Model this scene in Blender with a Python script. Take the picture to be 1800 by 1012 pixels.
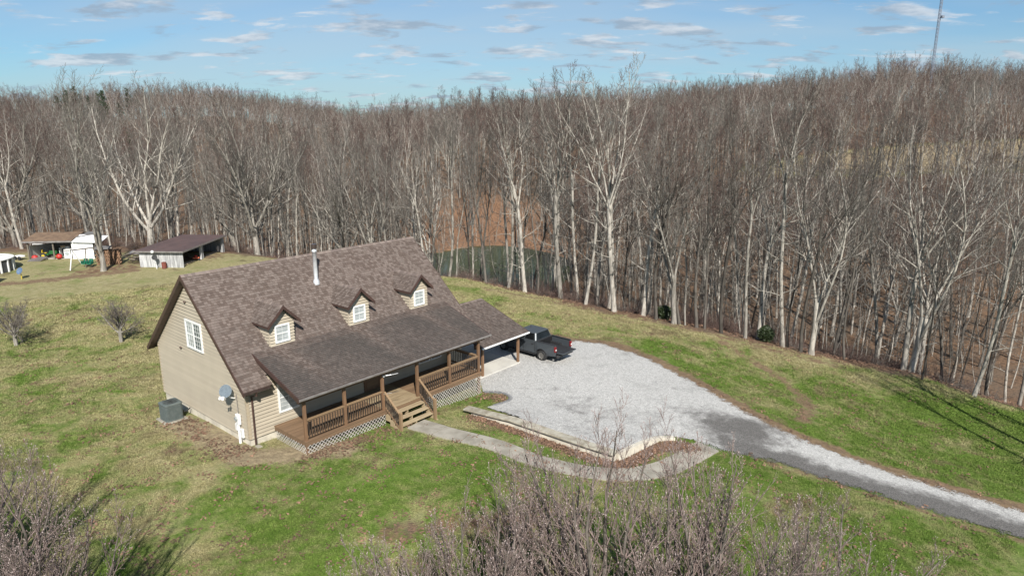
import bpy, bmesh, math, random
import numpy as np
from mathutils import Vector, Matrix

for o in list(bpy.data.objects): bpy.data.objects.remove(o)
S = bpy.context.scene
COL = S.collection
R = math.radians

# ------------------------------------------------------------------ camera
cam_d = bpy.data.cameras.new('camera'); cam = bpy.data.objects.new('camera', cam_d); COL.objects.link(cam)
cam.location = (0, 0, 13.0); cam.rotation_euler = (R(90 - 13.76), R(0.115), 0)
cam_d.sensor_width = 36; cam_d.lens = 23.83; cam_d.clip_end = 6000; cam_d.clip_start = 0.1
S.camera = cam

# ------------------------------------------------------------------ world and sun
SUN_AZ = 168.0      # compass-like azimuth of the sun: 0 = straight ahead (+Y), clockwise
SUN_EL = 39.0
world = bpy.data.worlds.new('World'); S.world = world; world.use_nodes = True
def build_world():
    nt = world.node_tree; nt.nodes.clear(); N = nt.nodes.new; Lk = nt.links.new
    out = N('ShaderNodeOutputWorld'); bg = N('ShaderNodeBackground'); bg.inputs['Strength'].default_value = 0.072
    sky = N('ShaderNodeTexSky'); sky.sky_type = 'NISHITA'; sky.sun_disc = False
    sky.sun_elevation = R(SUN_EL); sky.sun_rotation = R(SUN_AZ); sky.altitude = 300
    sky.air_density = 1.0; sky.dust_density = 0.6; sky.ozone_density = 2.2
    tc = N('ShaderNodeTexCoord'); sep = N('ShaderNodeSeparateXYZ'); Lk(tc.outputs['Generated'], sep.inputs[0])
    mx = N('ShaderNodeMath'); mx.operation = 'MAXIMUM'; mx.inputs[1].default_value = 0.0; Lk(sep.outputs['Z'], mx.inputs[0])
    ad = N('ShaderNodeMath'); ad.operation = 'ADD'; ad.inputs[1].default_value = 0.16; Lk(mx.outputs[0], ad.inputs[0])
    dx = N('ShaderNodeMath'); dx.operation = 'DIVIDE'; Lk(sep.outputs['X'], dx.inputs[0]); Lk(ad.outputs[0], dx.inputs[1])
    dy = N('ShaderNodeMath'); dy.operation = 'DIVIDE'; Lk(sep.outputs['Y'], dy.inputs[0]); Lk(ad.outputs[0], dy.inputs[1])
    cb = N('ShaderNodeCombineXYZ'); Lk(dx.outputs[0], cb.inputs['X']); Lk(dy.outputs[0], cb.inputs['Y'])
    def noise(scale, detail, sx, lo, hi, seed, dist=0.0):
        mp = N('ShaderNodeMapping'); mp.inputs['Scale'].default_value = (sx, 1, 1); mp.inputs['Location'].default_value = (seed, seed * .7, seed * .3)
        Lk(cb.outputs[0], mp.inputs[0])
        n = N('ShaderNodeTexNoise'); n.inputs['Scale'].default_value = scale; n.inputs['Detail'].default_value = detail
        n.inputs['Roughness'].default_value = .58; n.inputs['Distortion'].default_value = dist
        Lk(mp.outputs[0], n.inputs['Vector'])
        mr = N('ShaderNodeMapRange'); mr.interpolation_type = 'SMOOTHSTEP'
        mr.inputs['From Min'].default_value = lo; mr.inputs['From Max'].default_value = hi; Lk(n.outputs['Fac'], mr.inputs['Value'])
        return mr.outputs[0]
    def mix(fac, a, b):
        m = N('ShaderNodeMix'); m.data_type = 'RGBA'
        if isinstance(fac, float): m.inputs['Factor'].default_value = fac
        else: Lk(fac, m.inputs['Factor'])
        for k, v in ((6, a), (7, b)):
            if isinstance(v, tuple): m.inputs[k].default_value = v + (1,)
            else: Lk(v, m.inputs[k])
        return m.outputs[2]
    # thin high veil, then flat-bottomed fair-weather clouds in two sizes
    veil = noise(.5, 4, .45, .30, .72, 3.1, .3)
    vm = N('ShaderNodeMath'); vm.operation = 'MULTIPLY'; vm.inputs[1].default_value = .6; Lk(veil, vm.inputs[0])
    tint = N('ShaderNodeMix'); tint.data_type = 'RGBA'; tint.blend_type = 'MULTIPLY'; tint.inputs['Factor'].default_value = 1.0
    Lk(sky.outputs[0], tint.inputs[6]); tint.inputs[7].default_value = (0.56, 0.86, 1.07, 1)
    c1 = mix(vm.outputs[0], tint.outputs[2], (5.0, 6.1, 6.9))
    big = noise(4.2, 9, .60, .505, .61, 14.3, .25)
    bm_ = N('ShaderNodeMath'); bm_.operation = 'MULTIPLY'; bm_.inputs[1].default_value = .72; Lk(big, bm_.inputs[0])
    edge = noise(5.0, 5, .8, .38, .66, 5.2)
    ccol = mix(edge, (3.2, 4.0, 5.0), (7.4, 7.7, 8.1))
    c2 = mix(bm_.outputs[0], c1, ccol)
    Lk(c2, bg.inputs['Color']); Lk(bg.outputs[0], out.inputs[0])
build_world()
sd = bpy.data.lights.new('sun', 'SUN'); sd.energy = 5.0; sd.angle = R(0.53); sd.color = (1.0, .955, .88)
sun = bpy.data.objects.new('sun', sd); COL.objects.link(sun)
_a, _e = R(SUN_AZ), R(SUN_EL)
sdir = Vector((math.sin(_a) * math.cos(_e), math.cos(_a) * math.cos(_e), math.sin(_e)))
sun.rotation_euler = sdir.to_track_quat('Z', 'Y').to_euler(); sun.location = sdir * 100
S.view_settings.view_transform = 'Standard'; S.view_settings.look = 'None'
S.view_settings.exposure = 0.50; S.view_settings.gamma = 1.0; S.view_settings.use_curve_mapping = False
S.render.engine = 'CYCLES'
S.cycles.max_bounces = 5; S.cycles.diffuse_bounces = 2; S.cycles.transparent_max_bounces = 6

# ------------------------------------------------------------------ small helpers
def tag(o, label=None, cat=None, group=None, kind=None):
    if label: o['label'] = label
    if cat: o['category'] = cat
    if group: o['group'] = group
    if kind: o['kind'] = kind
    return o
def empty(name, loc=(0, 0, 0), rz=0.0, label=None, cat=None, group=None, parent=None):
    o = bpy.data.objects.new(name, None); COL.objects.link(o); o.location = loc; o.rotation_euler = (0, 0, rz)
    o.empty_display_size = .2
    if parent: o.parent = parent
    return tag(o, label, cat, group)
def link(name, me, parent=None, loc=None, rz=None, mat=None):
    if mat is not None and len(me.materials) == 0: me.materials.append(mat)
    o = bpy.data.objects.new(name, me); COL.objects.link(o)
    if parent: o.parent = parent
    if loc is not None: o.location = loc
    if rz is not None: o.rotation_euler = (0, 0, rz)
    return o
def fast_mesh(name, V, Q, mats=(), mi=None, smooth=True):
    """V (n,3), Q (m,4) quads -> mesh"""
    me = bpy.data.meshes.new(name); V = np.asarray(V, np.float32); Q = np.asarray(Q, np.int32)
    me.vertices.add(len(V)); me.vertices.foreach_set('co', V.ravel())
    k = Q.shape[1]
    me.loops.add(Q.size); me.loops.foreach_set('vertex_index', Q.ravel())
    me.polygons.add(len(Q)); me.polygons.foreach_set('loop_start', np.arange(0, Q.size, k, dtype=np.int32))
    if smooth: me.polygons.foreach_set('use_smooth', np.ones(len(Q), bool))
    if mi is not None: me.polygons.foreach_set('material_index', np.asarray(mi, np.int32))
    for m in mats: me.materials.append(m)
    me.update(calc_edges=True)
    return me
class MB:
    """collects faces of one part"""
    def __init__(s): s.v = []; s.f = []; s.c = []
    def poly(s, pts, col=None):
        b = len(s.v); s.v += [tuple(p) for p in pts]; s.f.append(tuple(range(b, b + len(pts)))); s.c.append(col)
    def hexa(s, p, col=None):
        """p: 8 corners, bottom loop 0-3 (ccw from above) and top loop 4-7"""
        b = len(s.v); s.v += [tuple(q) for q in p]
        for f in ((3, 2, 1, 0), (4, 5, 6, 7), (0, 1, 5, 4), (1, 2, 6, 5), (2, 3, 7, 6), (3, 0, 4, 7)):
            s.f.append(tuple(b + i for i in f)); s.c.append(col)
    def box(s, x0, x1, y0, y1, z0, z1, col=None):
        s.hexa([(x0, y0, z0), (x1, y0, z0), (x1, y1, z0), (x0, y1, z0), (x0, y0, z1), (x1, y0, z1), (x1, y1, z1), (x0, y1, z1)], col)
    def bar(s, a, b, w, h, upv=(0, 0, 1)):
        a = Vector(a); b = Vector(b); d = (b - a).normalized(); u = Vector(upv)
        if abs(d.dot(u)) > .98: u = Vector((0, 1, 0))
        r = d.cross(u).normalized() * (w / 2); t = r.cross(d).normalized() * (h / 2)
        s.hexa([a - r - t, b - r - t, b + r - t, a + r - t, a - r + t, b - r + t, b + r + t, a + r + t])
    def tube(s, pts, rad, n=10, cap=True):
        pts = [Vector(p) for p in pts]; rads = rad if isinstance(rad, (list, tuple)) else [rad] * len(pts)
        b = len(s.v)
        for i, p in enumerate(pts):
            d = (pts[min(i + 1, len(pts) - 1)] - pts[max(i - 1, 0)]).normalized()
            ref = Vector((0, 0, 1)) if abs(d.z) < .9 else Vector((1, 0, 0))
            u = d.cross(ref).normalized(); w = d.cross(u)
            for k in range(n):
                t = 2 * math.pi * k / n; s.v.append(tuple(p + (u * math.cos(t) + w * math.sin(t)) * rads[i]))
        for i in range(len(pts) - 1):
            for k in range(n):
                k2 = (k + 1) % n; s.f.append((b + i * n + k, b + (i + 1) * n + k, b + (i + 1) * n + k2, b + i * n + k2)); s.c.append(None)
        if cap:
            s.f.append(tuple(b + k for k in range(n))); s.c.append(None)
            e = b + (len(pts) - 1) * n; s.f.append(tuple(e + n - 1 - k for k in range(n))); s.c.append(None)
    def lathe(s, prof, n=18, c=(0, 0, 0)):
        b = len(s.v)
        for r, z in prof:
            for k in range(n):
                t = 2 * math.pi * k / n; s.v.append((c[0] + r * math.cos(t), c[1] + r * math.sin(t), c[2] + z))
        for i in range(len(prof) - 1):
            for k in range(n):
                k2 = (k + 1) % n; s.f.append((b + i * n + k, b + i * n + k2, b + (i + 1) * n + k2, b + (i + 1) * n + k)); s.c.append(None)
    def mesh(s, name, mat, bevel=0, smooth=False, fix=True):
        me = bpy.data.meshes.new(name); me.from_pydata(s.v, [], s.f)
        if any(c is not None for c in s.c):
            at = me.attributes.new('tone', 'FLOAT_COLOR', 'FACE')
            for i, c in enumerate(s.c):
                c = c or (.5, .5, .5); at.data[i].color = (c[0], c[1], c[2], 1)
        if bevel or fix:
            bm = bmesh.new(); bm.from_mesh(me)
            if fix: bmesh.ops.recalc_face_normals(bm, faces=bm.faces)
            if bevel: bmesh.ops.bevel(bm, geom=list(bm.edges), offset=bevel, segments=1, affect='EDGES', clamp_overlap=True)
            bm.to_mesh(me); bm.free()
        if smooth: me.polygons.foreach_set('use_smooth', np.ones(len(me.polygons), bool))
        me.materials.append(mat); return me
    def build(s, name, mat, parent=None, bevel=0, smooth=False, loc=None, rz=None, fix=True):
        return link(name, s.mesh(name, mat, bevel, smooth, fix), parent, loc, rz)

# ------------------------------------------------------------------ materials
def new_mat(name):
    m = bpy.data.materials.new(name); m.use_nodes = True; nt = m.node_tree
    return m, nt, nt.nodes['Principled BSDF']
def nz(nt, scale, detail=4, rough=.55, coord='Object', stretch=None, dist=0.0):
    tc = nt.nodes.new('ShaderNodeTexCoord') if coord != 'World' else nt.nodes.new('ShaderNodeNewGeometry')
    src = tc.outputs[coord] if coord != 'World' else tc.outputs['Position']
    if stretch:
        mp = nt.nodes.new('ShaderNodeMapping'); mp.inputs['Scale'].default_value = stretch; nt.links.new(src, mp.inputs[0]); src = mp.outputs[0]
    n = nt.nodes.new('ShaderNodeTexNoise'); n.inputs['Scale'].default_value = scale; n.inputs['Detail'].default_value = detail
    n.inputs['Roughness'].default_value = rough; n.inputs['Distortion'].default_value = dist
    nt.links.new(src, n.inputs['Vector']); return n.outputs['Fac']
def rng_node(nt, v, lo, hi, a=0.0, b=1.0, smooth=True):
    mr = nt.nodes.new('ShaderNodeMapRange'); mr.interpolation_type = 'SMOOTHSTEP' if smooth else 'LINEAR'
    mr.inputs['From Min'].default_value = lo; mr.inputs['From Max'].default_value = hi
    mr.inputs['To Min'].default_value = a; mr.inputs['To Max'].default_value = b
    nt.links.new(v, mr.inputs['Value']); return mr.outputs[0]
def mixc(nt, fac, a, b, mode='MIX'):
    m = nt.nodes.new('ShaderNodeMix'); m.data_type = 'RGBA'; m.blend_type = mode
    if isinstance(fac, (int, float)): m.inputs['Factor'].default_value = fac
    else: nt.links.new(fac, m.inputs['Factor'])
    for k, v in ((6, a), (7, b)):
        if isinstance(v, tuple): m.inputs[k].default_value = tuple(v[:3]) + (1,)
        else: nt.links.new(v, m.inputs[k])
    return m.outputs[2]
def mul(nt, a, b, op='MULTIPLY'):
    m = nt.nodes.new('ShaderNodeMath'); m.operation = op
    for i, v in enumerate((a, b)):
        if isinstance(v, (int, float)): m.inputs[i].default_value = v
        else: nt.links.new(v, m.inputs[i])
    return m.outputs[0]
def bump(nt, bsdf, h, strength=.3, dist=.02):
    b = nt.nodes.new('ShaderNodeBump'); b.inputs['Strength'].default_value = strength; b.inputs['Distance'].default_value = dist
    nt.links.new(h, b.inputs['Height']); nt.links.new(b.outputs[0], bsdf.inputs['Normal'])
def attr(nt, name, out='Fac'):
    a = nt.nodes.new('ShaderNodeAttribute'); a.attribute_name = name; return a.outputs[out]
def simple(name, a, b=None, scale=3.0, rough=.7, metal=0.0, lo=.35, hi=.65, stretch=None, bmp=0.0, bscale=None, rand=0.0, spec=None):
    m, nt, p = new_mat(name)
    b = b or tuple(c * .75 for c in a)
    col = mixc(nt, rng_node(nt, nz(nt, scale, 5, .6, stretch=stretch), lo, hi), a, b)
    if rand:
        oi = nt.nodes.new('ShaderNodeObjectInfo')
        v = rng_node(nt, oi.outputs['Random'], 0, 1, 1 - rand, 1 + rand, False)
        cc = nt.nodes.new('ShaderNodeCombineColor')
        for i in range(3): nt.links.new(v, cc.inputs[i])
        col = mixc(nt, 1.0, col, cc.outputs[0], 'MULTIPLY')
    nt.links.new(col, p.inputs['Base Color']); p.inputs['Roughness'].default_value = rough; p.inputs['Metallic'].default_value = metal
    if spec is not None: p.inputs['Specular IOR Level'].default_value = spec
    if bmp: bump(nt, p, nz(nt, bscale or scale * 6, 4, stretch=stretch), bmp)
    return m
M = {}
M['siding'] = simple('siding', (.40, .348, .268), (.38, .33, .254), 1.2, .55, rand=.05)
M['trim'] = simple('trim', (.40, .33, .24), (.36, .30, .21), 2, .5)
M['white'] = simple('white_vinyl', (.78, .78, .76), (.70, .70, .68), 4, .45)
M['brown'] = simple('brown_metal', (.075, .042, .034), (.055, .032, .027), 3, .45)
M['soffit'] = simple('soffit', (.10, .066, .05), (.08, .052, .042), 3, .6)
M['block'] = simple('parged_block', (.62, .57, .47), (.45, .41, .34), 2.2, .85, bmp=.25)
M['deck'] = simple('deck_stain', (.215, .137, .08), (.165, .104, .062), 1.5, .65, stretch=(.4, 6, 6), bmp=.12, rand=.14)
M['deckpale'] = simple('worn_deck', (.32, .245, .15), (.25, .185, .11), 2.5, .75, stretch=(.6, 4, 4), bmp=.15, rand=.10)
M['tread'] = simple('weathered_tread', (.40, .32, .20), (.30, .225, .135), 3, .8, stretch=(.5, 6, 6), bmp=.15, rand=.10)
M['post'] = simple('post_wood', (.20, .115, .062), (.14, .08, .046), 3, .65, stretch=(6, 6, .6), bmp=.12, rand=.12)
M['newel'] = simple('newel_wood', (.275, .185, .105), (.22, .145, .082), 3, .65, stretch=(6, 6, .6), bmp=.1, rand=.08)
M['baluster'] = simple('baluster_wood', (.055, .040, .030), (.04, .03, .024), 5, .6, rand=.15)
M['lattice'] = simple('lattice_vinyl', (.52, .49, .44), (.40, .37, .33), 2.0, .6)
M['dark'] = simple('dark_void', (.014, .013, .012), (.02, .018, .016), 2, .9)
M['porchwall'] = M['siding']
M['gutter'] = simple('gutter_metal', (.30, .28, .27), (.22, .20, .19), 3, .35, .3)
M['gutterdark'] = simple('gutter_brown', (.05, .036, .032), (.07, .05, .045), 3, .35, .1)
M['steel'] = simple('galvanised_flue', (.66, .67, .68), (.55, .56, .58), 4, .35, .35)
M['concrete'] = simple('concrete', (.36, .33, .275), (.245, .222, .18), 1.3, .9, bmp=.25, bscale=30, rand=.05)
M['slab'] = simple('carport_concrete', (.55, .53, .48), (.46, .44, .40), .8, .9, bmp=.15, bscale=25)
M['cap'] = simple('timber_cap', (.37, .345, .28), (.23, .20, .15), 1.4, .9, stretch=(2, 2, 2), bmp=.3, rand=.1)
M['blockgrey'] = simple('edging_block', (.22, .22, .22), (.12, .12, .12), 4, .9, bmp=.3, rand=.2)
M['acgreen'] = simple('air_conditioner_paint', (.115, .135, .13), (.09, .11, .105), 6, .5)
M['dishgrey'] = simple('dish_grey', (.19, .235, .27), (.15, .185, .22), 5, .45)
M['black'] = simple('black_rubber', (.016, .016, .017), (.025, .025, .025), 8, .75)
M['red'] = simple('red_paint', (.50, .035, .03), (.38, .03, .025), 6, .45)
M['orange'] = simple('orange_paint', (.55, .13, .06), (.42, .10, .05), 6, .5)
M['green'] = simple('green_plastic', (.015, .17, .10), (.012, .12, .075), 6, .45)
M['yellow'] = simple('yellow_paint', (.55, .42, .04), (.45, .33, .03), 6, .45)
M['tractor'] = simple('tractor_green', (.02, .12, .03), (.015, .09, .022), 6, .4)
M['barn'] = simple('weathered_boards', (.50, .50, .49), (.24, .24, .245), 2.4, .9, stretch=(5, 5, .5), bmp=.3, rand=.22, lo=.3, hi=.7)
M['barnroof'] = simple('brown_sheet_roof', (.115, .072, .066), (.085, .055, .052), 1.0, .55, rand=.06)
M['barnwood'] = simple('old_timber', (.22, .19, .15), (.14, .12, .095), 3, .9, stretch=(4, 4, .6), bmp=.2, rand=.2)
M['leafroof'] = simple('leaf_covered_roof', (.19, .125, .078), (.125, .08, .052), 2.2, .95, bmp=.6, bscale=14)
M['grayroof'] = simple('grey_felt_roof', (.16, .155, .15), (.11, .105, .10), 2, .9)
M['tarp'] = simple('white_tarp', (.80, .80, .79), (.72, .72, .72), 1.5, .6, bmp=.2, bscale=4)
M['log'] = simple('firewood', (.22, .13, .075), (.12, .07, .045), 5, .9, rand=.3, bmp=.2)
M['floorboards'] = simple('pale_ply', (.52, .40, .27), (.42, .32, .21), 2, .85)
M['pool'] = simple('pool_wall', (.045, .05, .055), (.07, .075, .08), 3, .5)
M['truck'] = simple('truck_paint', (.072, .082, .092), (.064, .074, .084), 5, .38, .25)
M['truckdark'] = simple('truck_trim', (.02, .02, .022), (.028, .028, .03), 8, .6)
M['rim'] = simple('alloy_rim', (.32, .31, .29), (.22, .21, .20), 8, .35, .7)
M['taillight'] = simple('tail_light_red', (.22, .012, .014), (.17, .01, .012), 8, .3)
M['mast'] = simple('mast_steel', (.22, .25, .30), (.18, .20, .25), .4, .6, .2)
def glass(name, col, rough=.06):
    m, nt, p = new_mat(name)
    c = mixc(nt, rng_node(nt, nz(nt, 2.0, 3), .3, .7), col, tuple(x * .7 for x in col))
    nt.links.new(c, p.inputs['Base Color']); p.inputs['Roughness'].default_value = rough; p.inputs['Specular IOR Level'].default_value = .8
    return m
M['glass'] = glass('dark_pane', (.10, .125, .135)); M['blind'] = glass('pane_with_blind', (.40, .43, .43), .15); M['tint'] = glass('tinted_glass', (.008, .009, .010))
# shingles: colour of each tab comes from the tab, stains have their own shape
def shingle_mat():
    m, nt, p = new_mat('shingle')
    c = attr(nt, 'tone', 'Color')
    g = rng_node(nt, nz(nt, 60, 3, .7), .3, .7, .82, 1.16)
    cc = nt.nodes.new('ShaderNodeCombineColor')
    for i in range(3): nt.links.new(g, cc.inputs[i])
    col = mixc(nt, 1.0, c, cc.outputs[0], 'MULTIPLY')
    nt.links.new(col, p.inputs['Base Color']); p.inputs['Roughness'].default_value = .92; p.inputs['Specular IOR Level'].default_value = .25
    bump(nt, p, nz(nt, 120, 3), .3, .01); return m
M['shingle'] = shingle_mat()
def lawn_colour(nt, inst=False):
    """colour of the turf at a world position: green, straw and thin brown patches"""
    big = nz(nt, .09, 5, .6, 'World'); mid = nz(nt, .45, 5, .62, 'World', dist=.6); fine = nz(nt, 2.4, 5, .7, 'World'); vf = nz(nt, 14, 3, .7, 'World')
    dry = attr(nt, 'dry')
    if inst: dry.node.attribute_type = 'INSTANCER'
    f = mul(nt, mul(nt, mul(nt, big, .9), mul(nt, mid, 1.5), 'ADD'), mul(nt, dry, 1.0), 'ADD')
    f = mul(nt, f, mul(nt, fine, .8), 'ADD')
    green = mixc(nt, rng_node(nt, fine, .3, .7), (.086, .150, .020), (.145, .205, .042))
    straw = mixc(nt, rng_node(nt, fine, .3, .7), (.39, .34, .190), (.255, .230, .105))
    c = mixc(nt, rng_node(nt, f, 1.38, 1.90), green, straw)
    brown = nz(nt, .33, 4, .65, 'World', dist=1.0)
    c = mixc(nt, mul(nt, rng_node(nt, brown, .56, .68), .7), c, (.155, .115, .07))
    return mixc(nt, rng_node(nt, vf, .35, .7, 0, .38), c, (.05, .06, .022)), fine, vf
def ground_mat():
    m, nt, p = new_mat('ground')
    lawn, fine, vf = lawn_colour(nt)
    lf = nz(nt, 3.5, 6, .75, 'World'); lf2 = nz(nt, .25, 4, .6, 'World')
    leaf = mixc(nt, rng_node(nt, lf, .32, .68), (.092, .062, .044), (.245, .150, .090))
    leaf = mixc(nt, rng_node(nt, lf2, .4, .7, 0, .6), leaf, (.14, .112, .086))
    leaf = mixc(nt, mul(nt, attr(nt, 'bank'), .55), leaf, mixc(nt, rng_node(nt, lf, .32, .68), (.15, .078, .045), (.34, .18, .10)))
    dirt = mixc(nt, rng_node(nt, lf, .3, .7), (.25, .175, .105), (.135, .092, .06))
    straw = mixc(nt, rng_node(nt, lf, .3, .7), (.36, .29, .18), (.20, .155, .10))
    edge_n = rng_node(nt, mul(nt, nz(nt, 1.1, 5, .65, 'World'), mul(nt, fine, .5), 'ADD'), .45, 1.05, -.35, .35, False)
    def fade(nm, lo=.35, hi=.65): return rng_node(nt, mul(nt, attr(nt, nm), edge_n, 'ADD'), lo, hi)
    c = mixc(nt, fade('dirt'), lawn, dirt)
    c = mixc(nt, fade('straw'), c, straw)
    c = mixc(nt, fade('leaf'), c, leaf)
    nt.links.new(c, p.inputs['Base Color']); p.inputs['Roughness'].default_value = .95; p.inputs['Specular IOR Level'].default_value = .15
    bump(nt, p, mul(nt, fine, mul(nt, vf, .6), 'ADD'), .9, .10)
    return m
M['ground'] = ground_mat()
def blade_mat():
    m, nt, p = new_mat('grass_blade'); c, fi, vf = lawn_colour(nt, True)
    oi = nt.nodes.new('ShaderNodeObjectInfo'); v = rng_node(nt, oi.outputs['Random'], 0, 1, .8, 1.35, False)
    cc = nt.nodes.new('ShaderNodeCombineColor')
    for i in range(3): nt.links.new(v, cc.inputs[i])
    nt.links.new(mixc(nt, 1.0, c, cc.outputs[0], 'MULTIPLY'), p.inputs['Base Color']); p.inputs['Roughness'].default_value = .8
    p.inputs['Specular IOR Level'].default_value = .2; return m
M['blade'] = blade_mat()
def gravel_mat():
    m, nt, p = new_mat('gravel')
    tc = nt.nodes.new('ShaderNodeNewGeometry')
    vo = nt.nodes.new('ShaderNodeTexVoronoi'); vo.inputs['Scale'].default_value = 15; nt.links.new(tc.outputs['Position'], vo.inputs['Vector'])
    v2 = nt.nodes.new('ShaderNodeTexVoronoi'); v2.inputs['Scale'].default_value = 40; nt.links.new(tc.outputs['Position'], v2.inputs['Vector'])
    sp = nt.nodes.new('ShaderNodeSeparateColor'); nt.links.new(vo.outputs['Color'], sp.inputs[0])
    sp2 = nt.nodes.new('ShaderNodeSeparateColor'); nt.links.new(v2.outputs['Color'], sp2.inputs[0])
    stone = mixc(nt, mul(nt, mul(nt, sp.outputs[0], .5), mul(nt, sp2.outputs[0], .5), 'ADD'), (.36, .352, .332), (.75, .732, .70))
    gap = rng_node(nt, v2.outputs['Distance'], .45, .8, 0, .6)
    stone = mixc(nt, gap, stone, (.16, .155, .15))
    big = nz(nt, .5, 5, .65, 'World', dist=.8)
    dirtm = mul(nt, attr(nt, 'worn'), rng_node(nt, mul(nt, nz(nt, 1.6, 5, .7, 'World'), mul(nt, nz(nt, .35, 3, .6, 'World'), 1.0), 'ADD'), .55, 1.35, -.5, .5, False), 'ADD')
    worn = mixc(nt, sp2.outputs[1], (.075, .070, .066), (.20, .19, .178))
    c = mixc(nt, rng_node(nt, dirtm, .10, .82, 0, .97), stone, worn)
    c = mixc(nt, mul(nt, rng_node(nt, big, .55, .75), .35), c, (.25, .24, .225))
    nt.links.new(c, p.inputs['Base Color']); p.inputs['Roughness'].default_value = .95; p.inputs['Specular IOR Level'].default_value = .2
    bump(nt, p, mul(nt, v2.outputs['Distance'], mul(nt, vo.outputs['Distance'], 1.0), 'ADD'), .8, .03)
    tr = nt.nodes.new('ShaderNodeBsdfTransparent'); mx = nt.nodes.new('ShaderNodeMixShader')
    e = mul(nt, attr(nt, 'inner'), rng_node(nt, mul(nt, nz(nt, 2.2, 5, .7, 'World'), mul(nt, sp2.outputs[2], .25), 'ADD'), .35, .9, -.5, .35, False), 'ADD')
    nt.links.new(rng_node(nt, e, .42, .5), mx.inputs[0]); nt.links.new(tr.outputs[0], mx.inputs[1]); nt.links.new(p.outputs[0], mx.inputs[2])
    nt.links.new(mx.outputs[0], nt.nodes['Material Output'].inputs[0]); return m
M['gravel'] = gravel_mat()
def bark(name, a, b, dark, scale=1.2, rand=.36):
    m, nt, p = new_mat(name)
    c = mixc(nt, rng_node(nt, nz(nt, scale * 2, 5, .65, stretch=(3, 3, .5)), .35, .65), a, b)
    c = mixc(nt, rng_node(nt, nz(nt, scale, 5, .7, stretch=(2, 2, .9), dist=.5), .52, .64), c, dark)
    oi = nt.nodes.new('ShaderNodeObjectInfo'); v = rng_node(nt, oi.outputs['Random'], 0, 1, 1 - rand, 1 + rand, False)
    cc = nt.nodes.new('ShaderNodeCombineColor')
    for i in range(3): nt.links.new(v, cc.inputs[i])
    c = mixc(nt, 1.0, c, cc.outputs[0], 'MULTIPLY')
    nt.links.new(c, p.inputs['Base Color']); p.inputs['Roughness'].default_value = .95; p.inputs['Specular IOR Level'].default_value = .1
    bump(nt, p, nz(nt, 9, 4, .7, stretch=(2, 2, .4)), .5, .03); return m
M['bark'] = bark('bark_pale', (.40, .37, .325), (.215, .197, .17), (.07, .062, .053))
M['barkdark'] = bark('bark_dark', (.135, .12, .104), (.085, .076, .066), (.04, .036, .032))
M['twig'] = simple('twig', (.160, .147, .131), (.104, .095, .083), .35, .95, rand=.42, spec=.1)
M['twigred'] = simple('twig_budding', (.145, .099, .085), (.096, .066, .057), .35, .95, rand=.36, spec=.1)
M['magbark'] = bark('shrub_bark', (.22, .19, .165), (.15, .13, .112), (.08, .07, .062), 3)
M['magtwig'] = simple('shrub_twig', (.25, .192, .175), (.17, .128, .116), 2, .9, spec=.15)
M['bud'] = simple('downy_bud', (.46, .375, .355), (.32, .25, .235), 6, .85)
M['yardtwig'] = simple('orchard_twig', (.19, .165, .145), (.14, .12, .105), 1, .95, spec=.1)
M['needle'] = simple('pine_needles', (.020, .036, .018), (.034, .055, .022), 1.5, .8, rand=.2)
M['evergreen'] = simple('laurel_leaf', (.026, .042, .014), (.04, .06, .02), 4, .5, rand=.2)
M['leaves'] = simple('fallen_leaf', (.21, .125, .08), (.14, .08, .052), 3, .9, rand=.35)
def water_mat():
    m, nt, p = new_mat('pond_water')
    p.inputs['Base Color'].default_value = (.034, .048, .018, 1); p.inputs['Roughness'].default_value = .08; p.inputs['IOR'].default_value = 1.33; p.inputs['Specular IOR Level'].default_value = .28
    bump(nt, p, nz(nt, 1.2, 3, .5, 'World'), .04, .05); return m
M['water'] = water_mat()

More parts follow.
